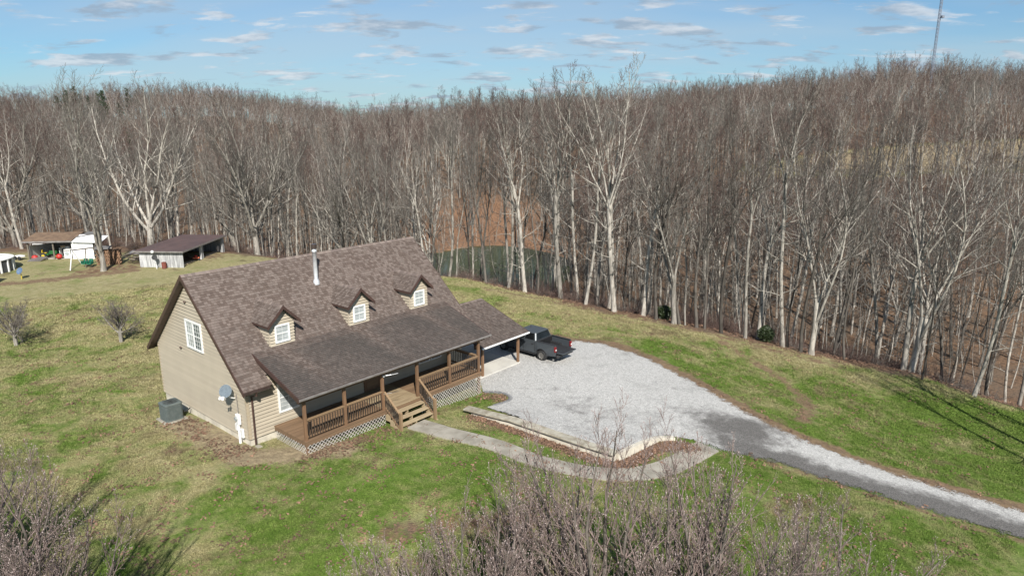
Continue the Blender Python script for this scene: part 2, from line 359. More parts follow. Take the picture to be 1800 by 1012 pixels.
# ------------------------------------------------------------------ terrain
HX = np.array([math.sin(R(40.514)), math.cos(R(40.514))]); HY = np.array([-HX[1], HX[0]]); HO = np.array([-11.077, 26.25])
HROT = R(90 - 40.514)
def HL(x, y): w = HO + HX * x + HY * y; return float(w[0]), float(w[1])
def HLp(pts): return [HL(*p) for p in pts]
ctrl = []
for x, y, z in [(0, 0, -.32), (0, 4, -.38), (0, 8.3, -.52), (1.2, -2.5, -.3), (4, -2.6, -.42), (8, -2.6, -.68), (11.6, -2.5, -.98), (6.3, -4.2, -.5), (13, -.9, -.95), (16.5, -.9, -.97), (18, 4, -1.05), (13, 8, -.9), (6, 10, -.75), (22, 0, -1.15)]:
    a, b = HL(x, y); ctrl.append((a, b, z))
ctrl += [(5, 42.5, -1.2), (8.2, 40, -1.3), (11.3, 33.4, -1.45), (13.6, 29.8, -1.75), (16.5, 27.5, -2.2), (21.3, 25.1, -2.8), (30, 20.5, -3.6), (45, 12, -4.6),
         (9, 28, -1.42), (7.1, 27.2, -1.36), (4, 25.8, -1.22), (1, 27.4, -.98), (-2.2, 30.1, -.72), (3.8, 24.6, -1.0), (0, 26, -.66), (1, 30.5, -1.0), (4, 34, -1.1),
         (-5.5, 63.5, -1.5), (-2.1, 61, -1.6), (4.8, 55.6, -1.8), (13.6, 51.9, -2.6), (17.6, 50.2, -3.1), (22.6, 47.9, -3.7), (25.7, 46.2, -4.1), (28.5, 45.2, -4.3), (30.6, 41.7, -4.6), (33.1, 40.2, -4.9), (47, 34, -5.8),
         (-6, 20, -.35), (-14, 21, -.3), (-20, 24, -.3), (0, 18, -.6), (8, 18, -1.3), (15, 20, -2.1), (0, 5, -.8), (15, 5, -2.4), (-15, 5, -.4),
         (-24.6, 40.6, -.4), (-30.7, 39.8, -.4), (-37, 60, 0), (-31, 61.3, 0), (-29.5, 69, 0), (-46.5, 64.4, .2), (-43, 56, 0), (-45, 40, -.2), (-15, 55, -.8), (-20, 66, -.6), (15.2, 43.4, -2.5), (18.9, 38.2, -3.2), (21.5, 34, -3.35), (24.2, 30.5, -3.6)]
def pol(az, d, z): ctrl.append((d * math.sin(R(az)), d * math.cos(R(az)), z))
for az, row in {-60: [(40, -.2), (80, 0), (150, -1), (350, 9)], -40: [(95, -.3), (130, -2.5), (200, -1), (350, 11), (480, 14)], -32: [(350, 9), (480, 12)], -22: [(350, 15.5), (420, 16), (480, 12)], -17: [(350, 9)],
                -25: [(90, -1.5), (130, -5), (200, -3), (350, 15)], -14: [(78, -4), (95, -7), (130, -8), (200, -5), (350, 2), (480, 3)],
                -4: [(70, -4.6), (80, -6.9), (95, -7.1), (108, -6.3), (140, -.5), (200, 3.0), (350, 8), (480, 6)],
                6: [(68, -6), (85, -9), (110, -9), (150, -2.5), (200, 2), (350, 8), (480, 9)], 16: [(66, -7.5), (80, -10), (110, -8), (150, -1.5), (200, 3), (350, 14), (480, 14)],
                26: [(62, -8.2), (78, -10), (105, -6), (150, 0), (200, 4.5), (350, 20), (480, 18)], 31: [(350, 22), (420, 21)], 36: [(60, -8.4), (76, -9), (100, -5), (150, 1), (200, 5), (350, 18), (480, 18)],
                50: [(60, -7), (90, -5), (150, 1), (350, 14)], 90: [(60, -5), (200, -6)], 180: [(20, -1), (100, -4), (300, -6)], -90: [(40, -.4), (120, -1), (300, 0)], 135: [(100, -6)], -135: [(100, -2)]}.items():
    for d, z in row: pol(az, d, z)
ctrl = np.array(ctrl)
def _phi(r): return np.sqrt(r * r + 9.0)      # multiquadric
_A = _phi(np.linalg.norm(ctrl[:, None, :2] - ctrl[None, :, :2], axis=2)) + 0.0
_mean = 0.0
_w = np.linalg.solve(_A - 0.25 * np.eye(len(ctrl)), ctrl[:, 2] - _mean)
def terr(x, y):
    x = np.atleast_1d(np.asarray(x, float)); y = np.atleast_1d(np.asarray(y, float)); sh = x.shape
    x = x.ravel(); y = y.ravel()
    r = np.hypot(x, y); k = np.minimum(1.0, 480.0 / np.maximum(r, 1e-6)); xx = x * k; yy = y * k
    out = np.empty(len(x))
    for i in range(0, len(x), 20000):
        sl = slice(i, i + 20000)
        out[sl] = _phi(np.hypot(xx[sl, None] - ctrl[:, 0], yy[sl, None] - ctrl[:, 1])) @ _w + _mean
    far = np.clip((r - 480) / 500, 0, 1); out = out * (1 - far) + (-5 + 4 * np.sin(x * .004 + 1) + 4 * np.sin(y * .003)) * far
    return out.reshape(sh)
def tz(x, y): return float(terr(x, y)[0])

def seg_dist(px, py, line):
    """distance to a polyline"""
    best = np.full(px.shape, 1e9)
    for (ax, ay), (bx, by) in zip(line[:-1], line[1:]):
        dx, dy = bx - ax, by - ay; t = np.clip(((px - ax) * dx + (py - ay) * dy) / (dx * dx + dy * dy + 1e-9), 0, 1)
        best = np.minimum(best, np.hypot(px - ax - t * dx, py - ay - t * dy))
    return best
def inside(px, py, poly):
    c = np.zeros(px.shape, bool); n = len(poly)
    for i in range(n):
        x0, y0 = poly[i]; x1, y1 = poly[(i + 1) % n]
        cond = ((y0 > py) != (y1 > py)) & (px < (x1 - x0) * (py - y0) / (y1 - y0 + 1e-12) + x0)
        c ^= cond
    return c
def smooth_line(pts, n=8, closed=False):
    P = [np.array(p, float) for p in pts]; out = []
    m = len(P)
    for i in range(m if closed else m - 1):
        p0 = P[(i - 1) % m] if closed or i > 0 else P[i]; p1 = P[i]; p2 = P[(i + 1) % m]; p3 = P[(i + 2) % m] if closed or i + 2 < m else p2
        for k in range(n):
            t = k / n; out.append(tuple(.5 * ((2 * p1) + (-p0 + p2) * t + (2 * p0 - 5 * p1 + 4 * p2 - p3) * t * t + (-p0 + 3 * p1 - 3 * p2 + p3) * t ** 3)))
    if not closed: out.append(tuple(P[-1]))
    return out
WOOD = [(-400, 74), (-60, 72), (-45, 70.5), (-25, 70.5), (-10, 68.5), (-5.5, 64.8), (-2.1, 61.9), (4.8, 56.6), (13.6, 52.8), (17.6, 51), (22.6, 48.8), (25.7, 47.2), (28.5, 46.6), (33.1, 42.0), (38, 39.4), (60, 30), (400, -90)]
WX = np.array([p[0] for p in WOOD]); WY = np.array([p[1] for p in WOOD])
def wood_depth(x, y): return y - np.interp(x, WX, WY)
PAD = [(-1.55, 33.55)] + HLp([(13.0, -1.0), (13.0, 7.5), (17.4, 7.5), (21.3, 5.2)]) + [(3.9, 42.9), (6.0, 42.5), (8.2, 40.1), (9.9, 36.9), (11.4, 33.6), (12.2, 31.9), (13.7, 29.8), (16.6, 27.5), (21.3, 25.1), (31, 20.3), (48, 11.2), (46.6, 8.6), (29.7, 18), (19.6, 22.9), (14.3, 25.6), (11.3, 27.3), (9.3, 28.0), (8.2, 28.9), (7.3, 29.25), (6.6, 29.0), (5.75, 28.1), (4.35, 26.95), (1.5, 28.8), (-1.35, 31.55), (-.3, 32.2), (-.05, 32.8), (-.35, 33.5)]
WALL1 = [(-2.28, 30.72), (4.42, 26.62)]; WALL2 = [(4.42, 26.62), (5.95, 28.05), (6.7, 28.75), (7.5, 28.85)]
POND = (-3.2, 91.0, 10.5, 17.5)
def cover(x, y):
    leaf = np.clip(.55 + (wood_depth(x, y) + np.where(x > 4, 3.6, 2.0)) / 5.0, 0, 1)
    field = np.exp(-(((x - 120) / 55) ** 2 + ((y - 165) / 22) ** 2) * 1.2)      # pale field across the valley
    # fallen leaves along the wall bed and beside the house
    for line, wdt, amp in ((HLp([(-.7, -.4), (-.5, 5)]), .6, .3), (HLp([(0, -3), (5, -3.1)]), .5, .45), (HLp([(8, -3), (11.5, -3.2)]), .4, .55), ([(-1.9, 30.1), (4.3, 26.2)], .45, .85), ([(4.6, 26.3), (6.9, 28.2), (8, 28.2)], .42, .95), ([(-4, 20), (0, 21.5)], 1.0, .55), ([(-38, 60), (-34, 63), (-30, 66)], 3.0, .6)):
        leaf = np.maximum(leaf, amp * np.exp(-(seg_dist(x, y, line) / wdt) ** 2))
    straw = np.maximum(.95 * np.clip(field * 2, 0, 1), .8 * np.exp(-(seg_dist(x, y, HLp([(2.5, -3.1), (-.6, -1.0), (-.8, 5)])) / 1.15) ** 2))
    leaf = leaf * (1 - np.clip(field * 2.5, 0, 1))
    padb = smooth_line(PAD[4:16], 4)
    dirt = 1.0 * np.exp(-(seg_dist(x, y, padb) / 1.2) ** 2)
    dirt = np.maximum(dirt, .62 * np.exp(-(seg_dist(x, y, smooth_line([(15.0, 46.5), (16.6, 41.5), (17.2, 38), (16.2, 34.6), (15, 32.5)], 6)) / .9) ** 2))
    dirt = np.maximum(dirt, .72 * np.exp(-(seg_dist(x, y, smooth_line([(-47, 54), (-41, 55.5), (-37.5, 58), (-34.5, 60)], 6)) / 1.3) ** 2))
    dirt = np.maximum(dirt, .62 * np.exp(-(seg_dist(x, y, [(10.8, 27.4), (14.2, 25.4), (19.5, 22.7), (29.5, 17.8)]) / .4) ** 2))
    dirt = np.maximum(dirt, .6 * np.exp(-(seg_dist(x, y, [(-2, 57), (8, 51), (14, 48.5), (22, 44)]) / 1.1) ** 2))
    dry = .03 + np.where(x < -6, .09 * np.clip((-x - 6) / 10, 0, 1), 0) + .13 * np.clip((y - 38) / 12, 0, 1) - .16 * np.exp(-(((x + 3) / 7) ** 2 + ((y - 22.5) / 4.5) ** 2)) - .16 * np.clip(x / 12, 0, 1) * np.clip((46 - y) / 8, 0, 1) + .20 * np.clip(1 - np.abs(wood_depth(x, y) + 3) / 5, 0, 1)
    bank = np.exp(-(((x + 4) / 16) ** 2 + ((y - 120) / 18) ** 2) ** 2) + .6 * np.exp(-(((x - 32) / 7) ** 2 + ((y - 52) / 6) ** 2))
    return dict(bank=bank, leaf=leaf, dirt=dirt, straw=straw, dry=dry)
def build_terrain():
    az = np.concatenate([np.linspace(-180, -50, 50, endpoint=False), np.linspace(-50, 50, 420, endpoint=False), np.linspace(50, 180, 50, endpoint=False)])
    rr = np.concatenate([[0.5], np.linspace(3, 12, 16), np.linspace(12.3, 70, 200), np.geomspace(70.6, 480, 110), np.geomspace(520, 3500, 14)])
    A, Rr = np.meshgrid(np.radians(az), rr, indexing='ij'); X = Rr * np.sin(A); Y = Rr * np.cos(A)
    Z = terr(X, Y)
    wd = wood_depth(X, Y)
    rough = np.clip(wd / 15, 0, 1)
    Z += rough * (.25 * np.sin(X * .31 + np.sin(Y * .2) * 2) * np.sin(Y * .27 + 1.3)) * np.clip(1 - Rr / 400, 0, 1)
    Z += (1 - rough) * .035 * np.sin(X * .9 + 2 * np.sin(Y * .4)) * np.sin(Y * .8 + 1)
    e = ((X - POND[0]) / POND[2]) ** 2 + ((Y - POND[1]) / POND[3]) ** 2
    Z = np.where(e < 1.0, np.minimum(Z, -7.4), np.where(e < 1.5, Z * (e - 1) / .5 + np.minimum(Z, -6.5 + (e - 1) * 1.2) * (1.5 - e) / .5, Z))
    na, nr = X.shape; idx = np.arange(na * nr).reshape(na, nr)
    i2 = np.roll(idx, -1, axis=0)
    Q = np.stack([idx[:, :-1], idx[:, 1:], i2[:, 1:], i2[:, :-1]], -1).reshape(-1, 4)[:, ::-1]
    V = np.stack([X, Y, Z], -1).reshape(-1, 3)
    me = fast_mesh('ground', V, Q, [M['ground']])
    at_ = cover(V[:, 0], V[:, 1])
    for nm, a in at_.items():
        t = me.attributes.new(nm, 'FLOAT', 'POINT'); t.data.foreach_set('value', a.astype(np.float32))
    tag(link('ground', me), kind='structure')
build_terrain()
def pond():
    mb = MB(); n = 48
    mb.poly([(POND[0] + POND[2] * 1.08 * (1 + .06 * math.sin(5 * t)) * math.cos(t), POND[1] + POND[3] * 1.08 * (1 + .05 * math.sin(3 * t + 1)) * math.sin(t), -6.62) for t in [2 * math.pi * k / n for k in range(n)]])
    tag(mb.build('pond', M['water'], fix=False), kind='structure')
pond()
def pad_z(x, y):
    d = np.minimum(seg_dist(x, y, WALL1), seg_dist(x, y, WALL2[:2])); w = np.clip(1 - d / 4.0, 0, 1); w = w * w * (3 - 2 * w)
    e = np.clip(np.minimum(np.hypot(x + 1.6, y - 31.4) / 3.0, np.hypot(x - 7.6, y - 29.2) / 2.6), 0, 1); w = w * e * e * (3 - 2 * e)
    return terr(x, y) + .045 + w * .22
def build_gravel():
    poly = []
    for a, b in zip(PAD, PAD[1:] + PAD[:1]):
        n = max(1, int(math.dist(a, b) / .6))
        for k in range(n): poly.append((a[0] + (b[0] - a[0]) * k / n, a[1] + (b[1] - a[1]) * k / n))
    st = .25; xs = np.arange(-6, 49, st); ys = np.arange(8, 47, st); X, Y = np.meshgrid(xs, ys, indexing='ij')
    ins = inside(X, Y, poly); d = seg_dist(X, Y, poly + poly[:1]); sd_ = np.where(ins, d, -d)
    cell = (np.maximum.reduce([sd_[:-1, :-1], sd_[1:, :-1], sd_[:-1, 1:], sd_[1:, 1:]]) > -.55)
    # neat edge along the walls and the house: nothing spills over them
    hard = np.minimum(seg_dist(X, Y, WALL1), seg_dist(X, Y, [(-1.55, 33.55)] + HLp([(13.0, -1.0), (13.0, 7.5)])))
    hard = np.minimum(hard, seg_dist(X, Y, WALL2)); hard = np.minimum(hard, seg_dist(X, Y, PAD[-4:] + PAD[:1]))
    hc = (hard[:-1, :-1] < 1.0) & (np.minimum.reduce([sd_[:-1, :-1], sd_[1:, :-1], sd_[:-1, 1:], sd_[1:, 1:]]) < -.5)
    cell &= ~hc
    idx = np.arange(X.size).reshape(X.shape)
    Q = np.stack([idx[:-1, :-1], idx[1:, :-1], idx[1:, 1:], idx[:-1, 1:]], -1)[cell]
    used = np.unique(Q); rem = np.full(X.size, -1); rem[used] = np.arange(len(used)); Q = rem[Q]
    x = X.ravel()[used]; y = Y.ravel()[used]; V = np.stack([x, y, pad_z(x, y)], -1)
    me = fast_mesh('gravel_drive', V, Q, [M['gravel']])
    inner = np.clip(.5 + sd_.ravel()[used] / .9, 0, 1); inner = np.where(hard.ravel()[used] < .9, np.clip(.45 + sd_.ravel()[used] * 6, -1, 1.5), inner)
    low = [(9.6, 28.9), (11.3, 27.5), (14.3, 25.7), (19.6, 23.0), (29.7, 18.1)]
    worn = 1.0 * np.clip(1.25 - seg_dist(x, y, low) / 1.55, 0, 1) * np.clip((x - 8.5) / 1.5, 0, 1)
    worn = np.maximum(worn, 1.05 * np.exp(-(np.hypot((x - 10.9) / 2.0, (y - 30.1) / 2.2)) ** 2))
    worn = np.maximum(worn, .18 * np.exp(-(seg_dist(x, y, [(9, 31), (4, 31.2), (1, 33)]) / .8) ** 2))
    worn = np.maximum(worn, .28 * np.exp(-(seg_dist(x, y, [(.5, 34.2), (2.2, 34.4)]) / .35) ** 2))
    worn = np.maximum(worn, .45 * np.exp(-(seg_dist(x, y, [(11.2, 32.5), (11.8, 30.6), (11, 29)]) / .45) ** 2))
    for nm, a in (('inner', inner), ('worn', worn)):
        t = me.attributes.new(nm, 'FLOAT', 'POINT'); t.data.foreach_set('value', a.astype(np.float32))
    tag(link('gravel_drive', me), kind='structure')
build_gravel()

# ------------------------------------------------------------------ house
rnd = random.Random(7)
D, L, OV, OE, ZE, ZR = 8.3, 12.69, .31, .48, 2.32, 6.54
SL = (ZR - ZE) / (D / 2 + OE)
def roof_z(y): return ZE + SL * (min(y, D - y) + OE)
PX0, PX1, PY, PZ, PTY = .85, 12.1, -2.65, 2.275, .74     # porch roof
PTZ = roof_z(PTY); PSL = (PTZ - PZ) / (PTY - PY)
def tab_tone(stain=0.0):
    r = rnd.random()
    if r < .36: c = (.110, .083, .070)
    elif r < .62: c = (.140, .109, .094)
    else: c = (.164, .131, .114)
    k = .9 + .2 * rnd.random(); g = (.070, .061, .055)
    return tuple((a * (1 - stain) + b * stain) * k for a, b in zip(c, g))
def shingle_plane(mb, o, u, v, wid, hei, stain=lambda a, b: 0.0, skip=None, expo=.13):
    """courses of separate tabs on a roof plane: o lower left, u along the eave, v up the slope"""
    o = Vector(o); u = Vector(u).normalized(); v = Vector(v).normalized(); n = u.cross(v).normalized()
    if n.z < 0: n = -n
    b = 0.0
    while b < hei - .01:
        b1 = min(b + expo * 1.12, hei); a = -rnd.random() * .25
        while a < wid:
            w = rnd.uniform(.11, .16); a0 = max(a, 0); a1 = min(a + w, wid); a += w
            if a1 - a0 < .02: continue
            if skip and skip((a0 + a1) / 2, b): continue
            lift = .018 + rnd.random() * .010; g = .006
            p0 = o + u * (a0 + g * .5) + v * b + n * lift; p1 = o + u * (a1 - g * .5) + v * b + n * lift
            p2 = o + u * (a1 - g * .5) + v * b1 + n * .006; p3 = o + u * (a0 + g * .5) + v * b1 + n * .006
            c = tab_tone(stain((a0 + a1) / 2, b))
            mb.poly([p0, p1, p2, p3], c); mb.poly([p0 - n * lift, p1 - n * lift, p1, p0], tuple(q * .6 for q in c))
        b += expo
def ridge_caps(mb, a, b, lo, hi, stain=0.0):
    """cap shingles folded over a ridge from a to b; lo, hi: down-slope vectors on both sides"""
    a = Vector(a); b = Vector(b); d = (b - a); n = int(d.length / .16); lo = Vector(lo).normalized() * .16; hi = Vector(hi).normalized() * .16
    for i in range(n):
        p = a + d * (i / n); q = a + d * ((i + 1.1) / n); up0 = Vector((0, 0, .042)); up1 = Vector((0, 0, .03))
        c = tuple(x * 1.25 for x in tab_tone(stain)); c = (max(c[0], .15), max(c[1], .118), max(c[2], .105))
        mb.poly([p + up0, q + up1, q + up1 + lo, p + up0 + lo], c); mb.poly([p + up0, q + up1, q + up1 + hi, p + up0 + hi], c)

house = empty('house', (HO[0], HO[1], 0), HROT, 'tan vinyl-sided house with brown shingle roof and three front dormers', 'house')
def window(parent, name, o, u, n, w, h, cols=1, grid=(2, 2), panes=('glass',), fw=.075, hung=True, label=None, nest=True):
    """frame + panes + muntins; o lower-left outer corner on the wall, u along the wall, n outward"""
    o = Vector(o); u = Vector(u); n = Vector(n); z = Vector((0, 0, 1))
    def blk(mb, a0, a1, b0, b1, d0, d1):
        c = [o + u * a + z * b + n * d for d in (d0, d1) for a, b in ((a0, b0), (a1, b0), (a1, b1), (a0, b1))]
        mb.hexa(c)
    fr = MB()
    blk(fr, 0, w, 0, fw, 0, .07); blk(fr, 0, w, h - fw, h, 0, .07); blk(fr, 0, fw, fw, h - fw, 0, .068); blk(fr, w - fw, w, fw, h - fw, 0, .068)
    cw = (w - fw) / cols
    for c in range(1, cols): blk(fr, c * cw, c * cw + fw, fw, h - fw, 0, .066)
    f = fr.build(name, M['white'], parent)
    if label: f['label'] = label
    sub = f if nest else parent
    for c in range(cols):
        a0 = fw + c * cw; a1 = c * cw + cw if c < cols - 1 else w - fw
        halves = ((fw, h / 2 - .02), (h / 2 + .02, h - fw)) if hung else ((fw, h - fw),)
        if hung:
            mb = MB(); blk(mb, a0, a1, h / 2 - .02, h / 2 + .02, .02, .052); mb.build('meeting_rail', M['white'], sub)
        for k, (b0, b1) in enumerate(halves):
            mb = MB(); blk(mb, a0, a1, b0, b1, .022, .034); mb.build('pane', M[panes[c % len(panes)]], sub)
            mb = MB()
            for i in range(1, grid[0]): a = a0 + (a1 - a0) * i / grid[0]; blk(mb, a - .005, a + .005, b0, b1, .034, .041)
            for j in range(1, grid[1]): b = b0 + (b1 - b0) * j / grid[1]; blk(mb, a0, a1, b - .005, b + .005, .034, .0412)
            if mb.v: mb.build('muntin', M['white'], sub)
    return f
def siding(parent, o, u, n, z0, z1, span, expo=.16):
    """each course its own board; span(z) gives the run along u at that height"""
    o = Vector(o); u = Vector(u); n = Vector(n); Z = Vector((0, 0, 1)); z = z0
    while z < z1 - .02:
        zt = min(z + expo, z1); a0, a1 = span(z); b0, b1 = span(zt)
        if b1 - b0 < .05: break
        mb = MB()
        p = [o + u * a0 + Z * z, o + u * a1 + Z * z, o + u * b1 + Z * zt, o + u * b0 + Z * zt]
        mb.hexa([p[0], p[1], p[1] + n * .058, p[0] + n * .058, p[3], p[2], p[2] + n * .004, p[3] + n * .004])
        mb.build('siding_board', M['siding'], parent); z += expo
def build_house():
    # walls
    mb = MB(); e = .03
    top = roof_z(0) - .10
    def gable(x): return [(x, e, 0), (x, D - e, 0), (x, D - e, top), (x, D / 2, ZR - .12), (x, e, top)]
    g0 = gable(e); g1 = gable(L - e)
    mb.poly(g0); mb.poly(g1)
    for i in range(5): mb.poly([g0[i], g0[(i + 1) % 5], g1[(i + 1) % 5], g1[i]])
    mb.build('wall', M['siding'], house)
    mb = MB(); mb.box(.05, L - .05, .05, D - .05, -1.6, -.002); mb.build('foundation', M['block'], house)
    zt = lambda z: max(0.0, (z - (roof_z(0) - .13)) / SL)
    siding(house, (e, 0, 0), (0, 1, 0), (-1, 0, 0), 0, ZR - .1, lambda z: (.0 + zt(z), D - zt(z)))
    siding(house, (0, e, 0), (1, 0, 0), (0, -1, 0), 0, roof_z(0) - .16, lambda z: (0, L))
    mb = MB(); mb.box(-.02, .10, -.022, .10, 0, 2.55); mb.build('corner_trim', M['trim'], house, .006)
    mb = MB(); mb.box(-.02, .08, D - .08, D + .02, 0, 2.5); mb.build('corner_trim', M['trim'], house, .006)
    # main roof slab, in pieces so that the porch roof can take over
    def slab(mb, x0, x1, ya, yb, za, zb, t=.13):
        mb.hexa([(x0, ya, za - t), (x1, ya, za - t), (x1, yb, zb - t), (x0, yb, zb - t), (x0, ya, za), (x1, ya, za), (x1, yb, zb), (x0, yb, zb)])
    rf = MB(); A, B = -OV, L + OV
    slab(rf, A, B, PTY, D / 2, PTZ, ZR); slab(rf, A, PX0 + .02, -OE, PTY, ZE, PTZ); slab(rf, PX1 - .02, B, -OE, PTY, ZE, PTZ)
    slab(rf, A, B, D + OE, D / 2, ZE, ZR)
    roof = rf.build('roof', M['soffit'], house)
    lens = math.hypot(D / 2 + OE, ZR - ZE); vv = (0, D / 2 + OE, ZR - ZE)
    hp = (PTY + OE) / (D / 2 + OE) * lens
    def st_main(a, b):
        s = .0
        if b < 3.2: s += .25 * rnd.random()
        return s
    sh = MB()
    shingle_plane(sh, (A, -OE, ZE), (1, 0, 0), vv, B - A, lens, st_main, skip=lambda a, b: b < hp - .1 and PX0 - A + .1 < a < PX1 - A - .1)
    shingle_plane(sh, (A, D + OE, ZE), (1, 0, 0), (0, -(D / 2 + OE), ZR - ZE), B - A, lens)
    ridge_caps(sh, (A, D / 2, ZR), (B, D / 2, ZR), (0, -1, -SL), (0, 1, -SL))
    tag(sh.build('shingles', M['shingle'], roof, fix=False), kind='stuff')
    # rake boards and gable soffit, fascia
    for x0, x1 in ((A - .03, A + .005), (B - .005, B + .03)):
        for s in (0, 1):
            ya = -OE if s == 0 else D + OE; mb = MB()
            mb.hexa([(x0, ya, ZE - .20), (x1, ya, ZE - .20), (x1, D / 2, ZR - .20), (x0, D / 2, ZR - .20), (x0, ya, ZE + .015), (x1, ya, ZE + .015), (x1, D / 2, ZR + .015), (x0, D / 2, ZR + .015)])
            mb.build('rake_board', M['brown'], roof)
    for s in (0, 1):      # planked soffit strips under the overhang
        ya = -OE if s == 0 else D + OE; n = 26
        for k in range(n):
            t0, t1 = k / n, (k + .93) / n; y0 = ya + (D / 2 - ya) * t0; y1 = ya + (D / 2 - ya) * t1; z0 = ZE + (ZR - ZE) * t0 - .145; z1 = ZE + (ZR - ZE) * t1 - .145
            mb = MB(); mb.hexa([(A + .01, y0, z0 - .02), (.0, y0, z0 - .02), (.0, y1, z1 - .02), (A + .01, y1, z1 - .02), (A + .01, y0, z0), (.0, y0, z0), (.0, y1, z1), (A + .01, y1, z1)])
            mb.build('soffit_board', M['soffit'], roof)
    def gutter(x0, x1, y, z, mat, nm='gutter'):
        mb = MB(); pr = [(-.02, .0), (-.02, -.09), (-.08, -.10), (-.12, -.06), (-.125, .0), (-.11, .0), (-.10, -.055), (-.07, -.085), (-.035, -.08), (-.035, .0)]
        for i in range(len(pr)):
            a, b = pr[i], pr[(i + 1) % len(pr)]
            mb.poly([(x0, y + a[0], z + a[1]), (x1, y + a[0], z + a[1]), (x1, y + b[0], z + b[1]), (x0, y + b[0], z + b[1])])
        for x in (x0, x1): mb.poly([(x, y + a, z + b) for a, b in pr])
        return mb.build(nm, mat, roof)
    gutter(A, PX0 - .02, -OE, ZE - .01, M['gutterdark']); gutter(PX1 + .02, B, -OE, ZE - .01, M['gutterdark'])
    gutter(A, B, D + OE + .14, ZE - .01, M['gutterdark'])
    mb = MB(); mb.tube([(.22, -OE - .06, ZE - .09), (.22, -OE - .02, ZE - .26), (.22, -.06, ZE - .42), (.22, -.055, -.28)], .04, 8); mb.build('downspout', M['brown'], house)
    mb = MB(); mb.box(.12, .32, -.42, -.12, -.42, -.26); mb.build('splash_block', M['concrete'], house, .02)
    # porch roof
    rf = MB(); slab(rf, PX0, PX1, PY, PTY, PZ, PTZ + .01, .12); pr = rf.build('porch_roof', M['soffit'], house)
    plen = math.hypot(PTY - PY, PTZ - PZ); sh = MB()
    def st_porch(a, b):
        # grey algae film in broad streaks, washed clean below the dormers
        s = .78 - .16 * (b > plen - .5) * 2
        for xc in (1.5, 5.6, 9.5): s -= .62 * math.exp(-((a - xc + .25 * b - .5) / .40) ** 2) * min(1, b / plen + .35)
        s += .12 * math.sin(a * 1.3 + b)
        return max(0, min(.95, s + rnd.uniform(-.18, .12)))
    shingle_plane(sh, (PX0, PY, PZ), (1, 0, 0), (0, PTY - PY, PTZ - PZ), PX1 - PX0, plen + .05, st_porch)
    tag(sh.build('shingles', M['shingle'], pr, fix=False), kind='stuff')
    mb = MB(); gx = [(PX0 - .01, PX1 + .06)]
    roofp = roof
    gutter(PX0 - .02, PX1 + .05, PY, PZ - .005, M['gutter'])
    for x0, x1 in ((PX0 - .035, PX0 + .002), (PX1 - .002, PX1 + .035)):
        mb = MB(); mb.hexa([(x0, PY, PZ - .19), (x1, PY, PZ - .19), (x1, PTY, PTZ - .19), (x0, PTY, PTZ - .19), (x0, PY, PZ + .02), (x1, PY, PZ + .02), (x1, PTY, PTZ + .02), (x0, PTY, PTZ + .02)])
        mb.build('rake_board', M['brown'], pr)
    mb = MB(); mb.box(PX0 + .1, PX1 - .1, -2.42, -2.28, 1.96, PZ - .03); mb.build('porch_beam', M['post'], pr)
    # dormers
    for xc, lab in ((2.34, 'dormer nearest the gable window'), (6.49, 'middle dormer beside the flue pipe'), (10.36, 'dormer nearest the carport')):
        yf, w, zb, zw, za = .82, .60, 3.45, 4.60, 5.16
        dm = MB()
        yb = lambda z: (z - ZE) / SL - OE
        f = [(xc - w, yf, zb), (xc + w, yf, zb), (xc + w, yf, zw), (xc, yf, za), (xc - w, yf, zw)]
        dm.poly(f)
        for s in (-1, 1): dm.poly([(xc + s * w, yf, zb), (xc + s * w, yb(zw), zw), (xc + s * w, yf, zw)])
        d = dm.build('dormer', M['trim'], house, fix=False); d['label'] = lab
        rise = (za - zw) / w
        siding(d, (xc - w, yf, 0), (1, 0, 0), (0, -1, 0), zb + .04, za, lambda z: ((0, 2 * w) if z < zw else ((z - zw) / rise, 2 * w - (z - zw) / rise)), .14)
        for s in (-1, 1):
            siding(d, (xc + s * w, yf, 0), (0, 1, 0), (s, 0, 0), zb + .04, zw, lambda z: (max(0.0, 0), yb(z) - yf + .05), .14)
        window(d, 'window_frame', (xc - .36, yf - .026, 3.60), (1, 0, 0), (0, -1, 0), .72, .80, 1, (2, 2), ('blind',), .07, nest=False)
        # little gable roof
        ov, of = .20, .30; ze = zw - rise * ov + .06; zr_ = za + .10
        for s in (-1, 1):
            y0 = yf - of; ex = xc + s * (w + ov)
            b0 = yb(ze) + .05; b1 = yb(zr_) + .05
            sl = MB(); P = [Vector((ex, y0, ze)), Vector((ex, b0, ze)), Vector((xc, b1, zr_)), Vector((xc, y0, zr_))]; dn = Vector((0, 0, -.09))
            sl.hexa([p + dn for p in P] + P); sl.build('dormer_roof', M['brown'], d)
            sh = MB(); ln = math.hypot(w + ov, zr_ - ze)
            slope = (b1 - b0) / ln
            shingle_plane(sh, (ex, y0, ze), (0, 1, 0), (-s * (w + ov), 0, zr_ - ze), b1 - y0, ln, lambda a, b: .1, skip=lambda a, b: a > (b0 - y0) + slope * b + .05)
            if s == 1: ridge_caps(sh, (xc, y0, zr_), (xc, b1, zr_), (-1, 0, -rise), (1, 0, -rise))
            tag(sh.build('shingles', M['shingle'], d, fix=False), kind='stuff')
            mb = MB(); q = Vector((0, -.035, 0))
            P = [Vector((ex, y0, ze - .13)), Vector((xc, y0, zr_ - .13)), Vector((xc, y0, zr_ + .03)), Vector((ex, y0, ze + .03))]
            mb.hexa([p + q for p in P] + [p for p in P]); mb.build('fascia_board', M['brown'], d)
    # flue pipe
    fl = MB(); fl.lathe([(.17, -.16), (.16, 0), (.11, .10), (.10, .12), (.10, 1.45), (.125, 1.46), (.125, 1.52), (.10, 1.53), (.10, 1.62)], 16, (5.6, 2.86, 5.44))
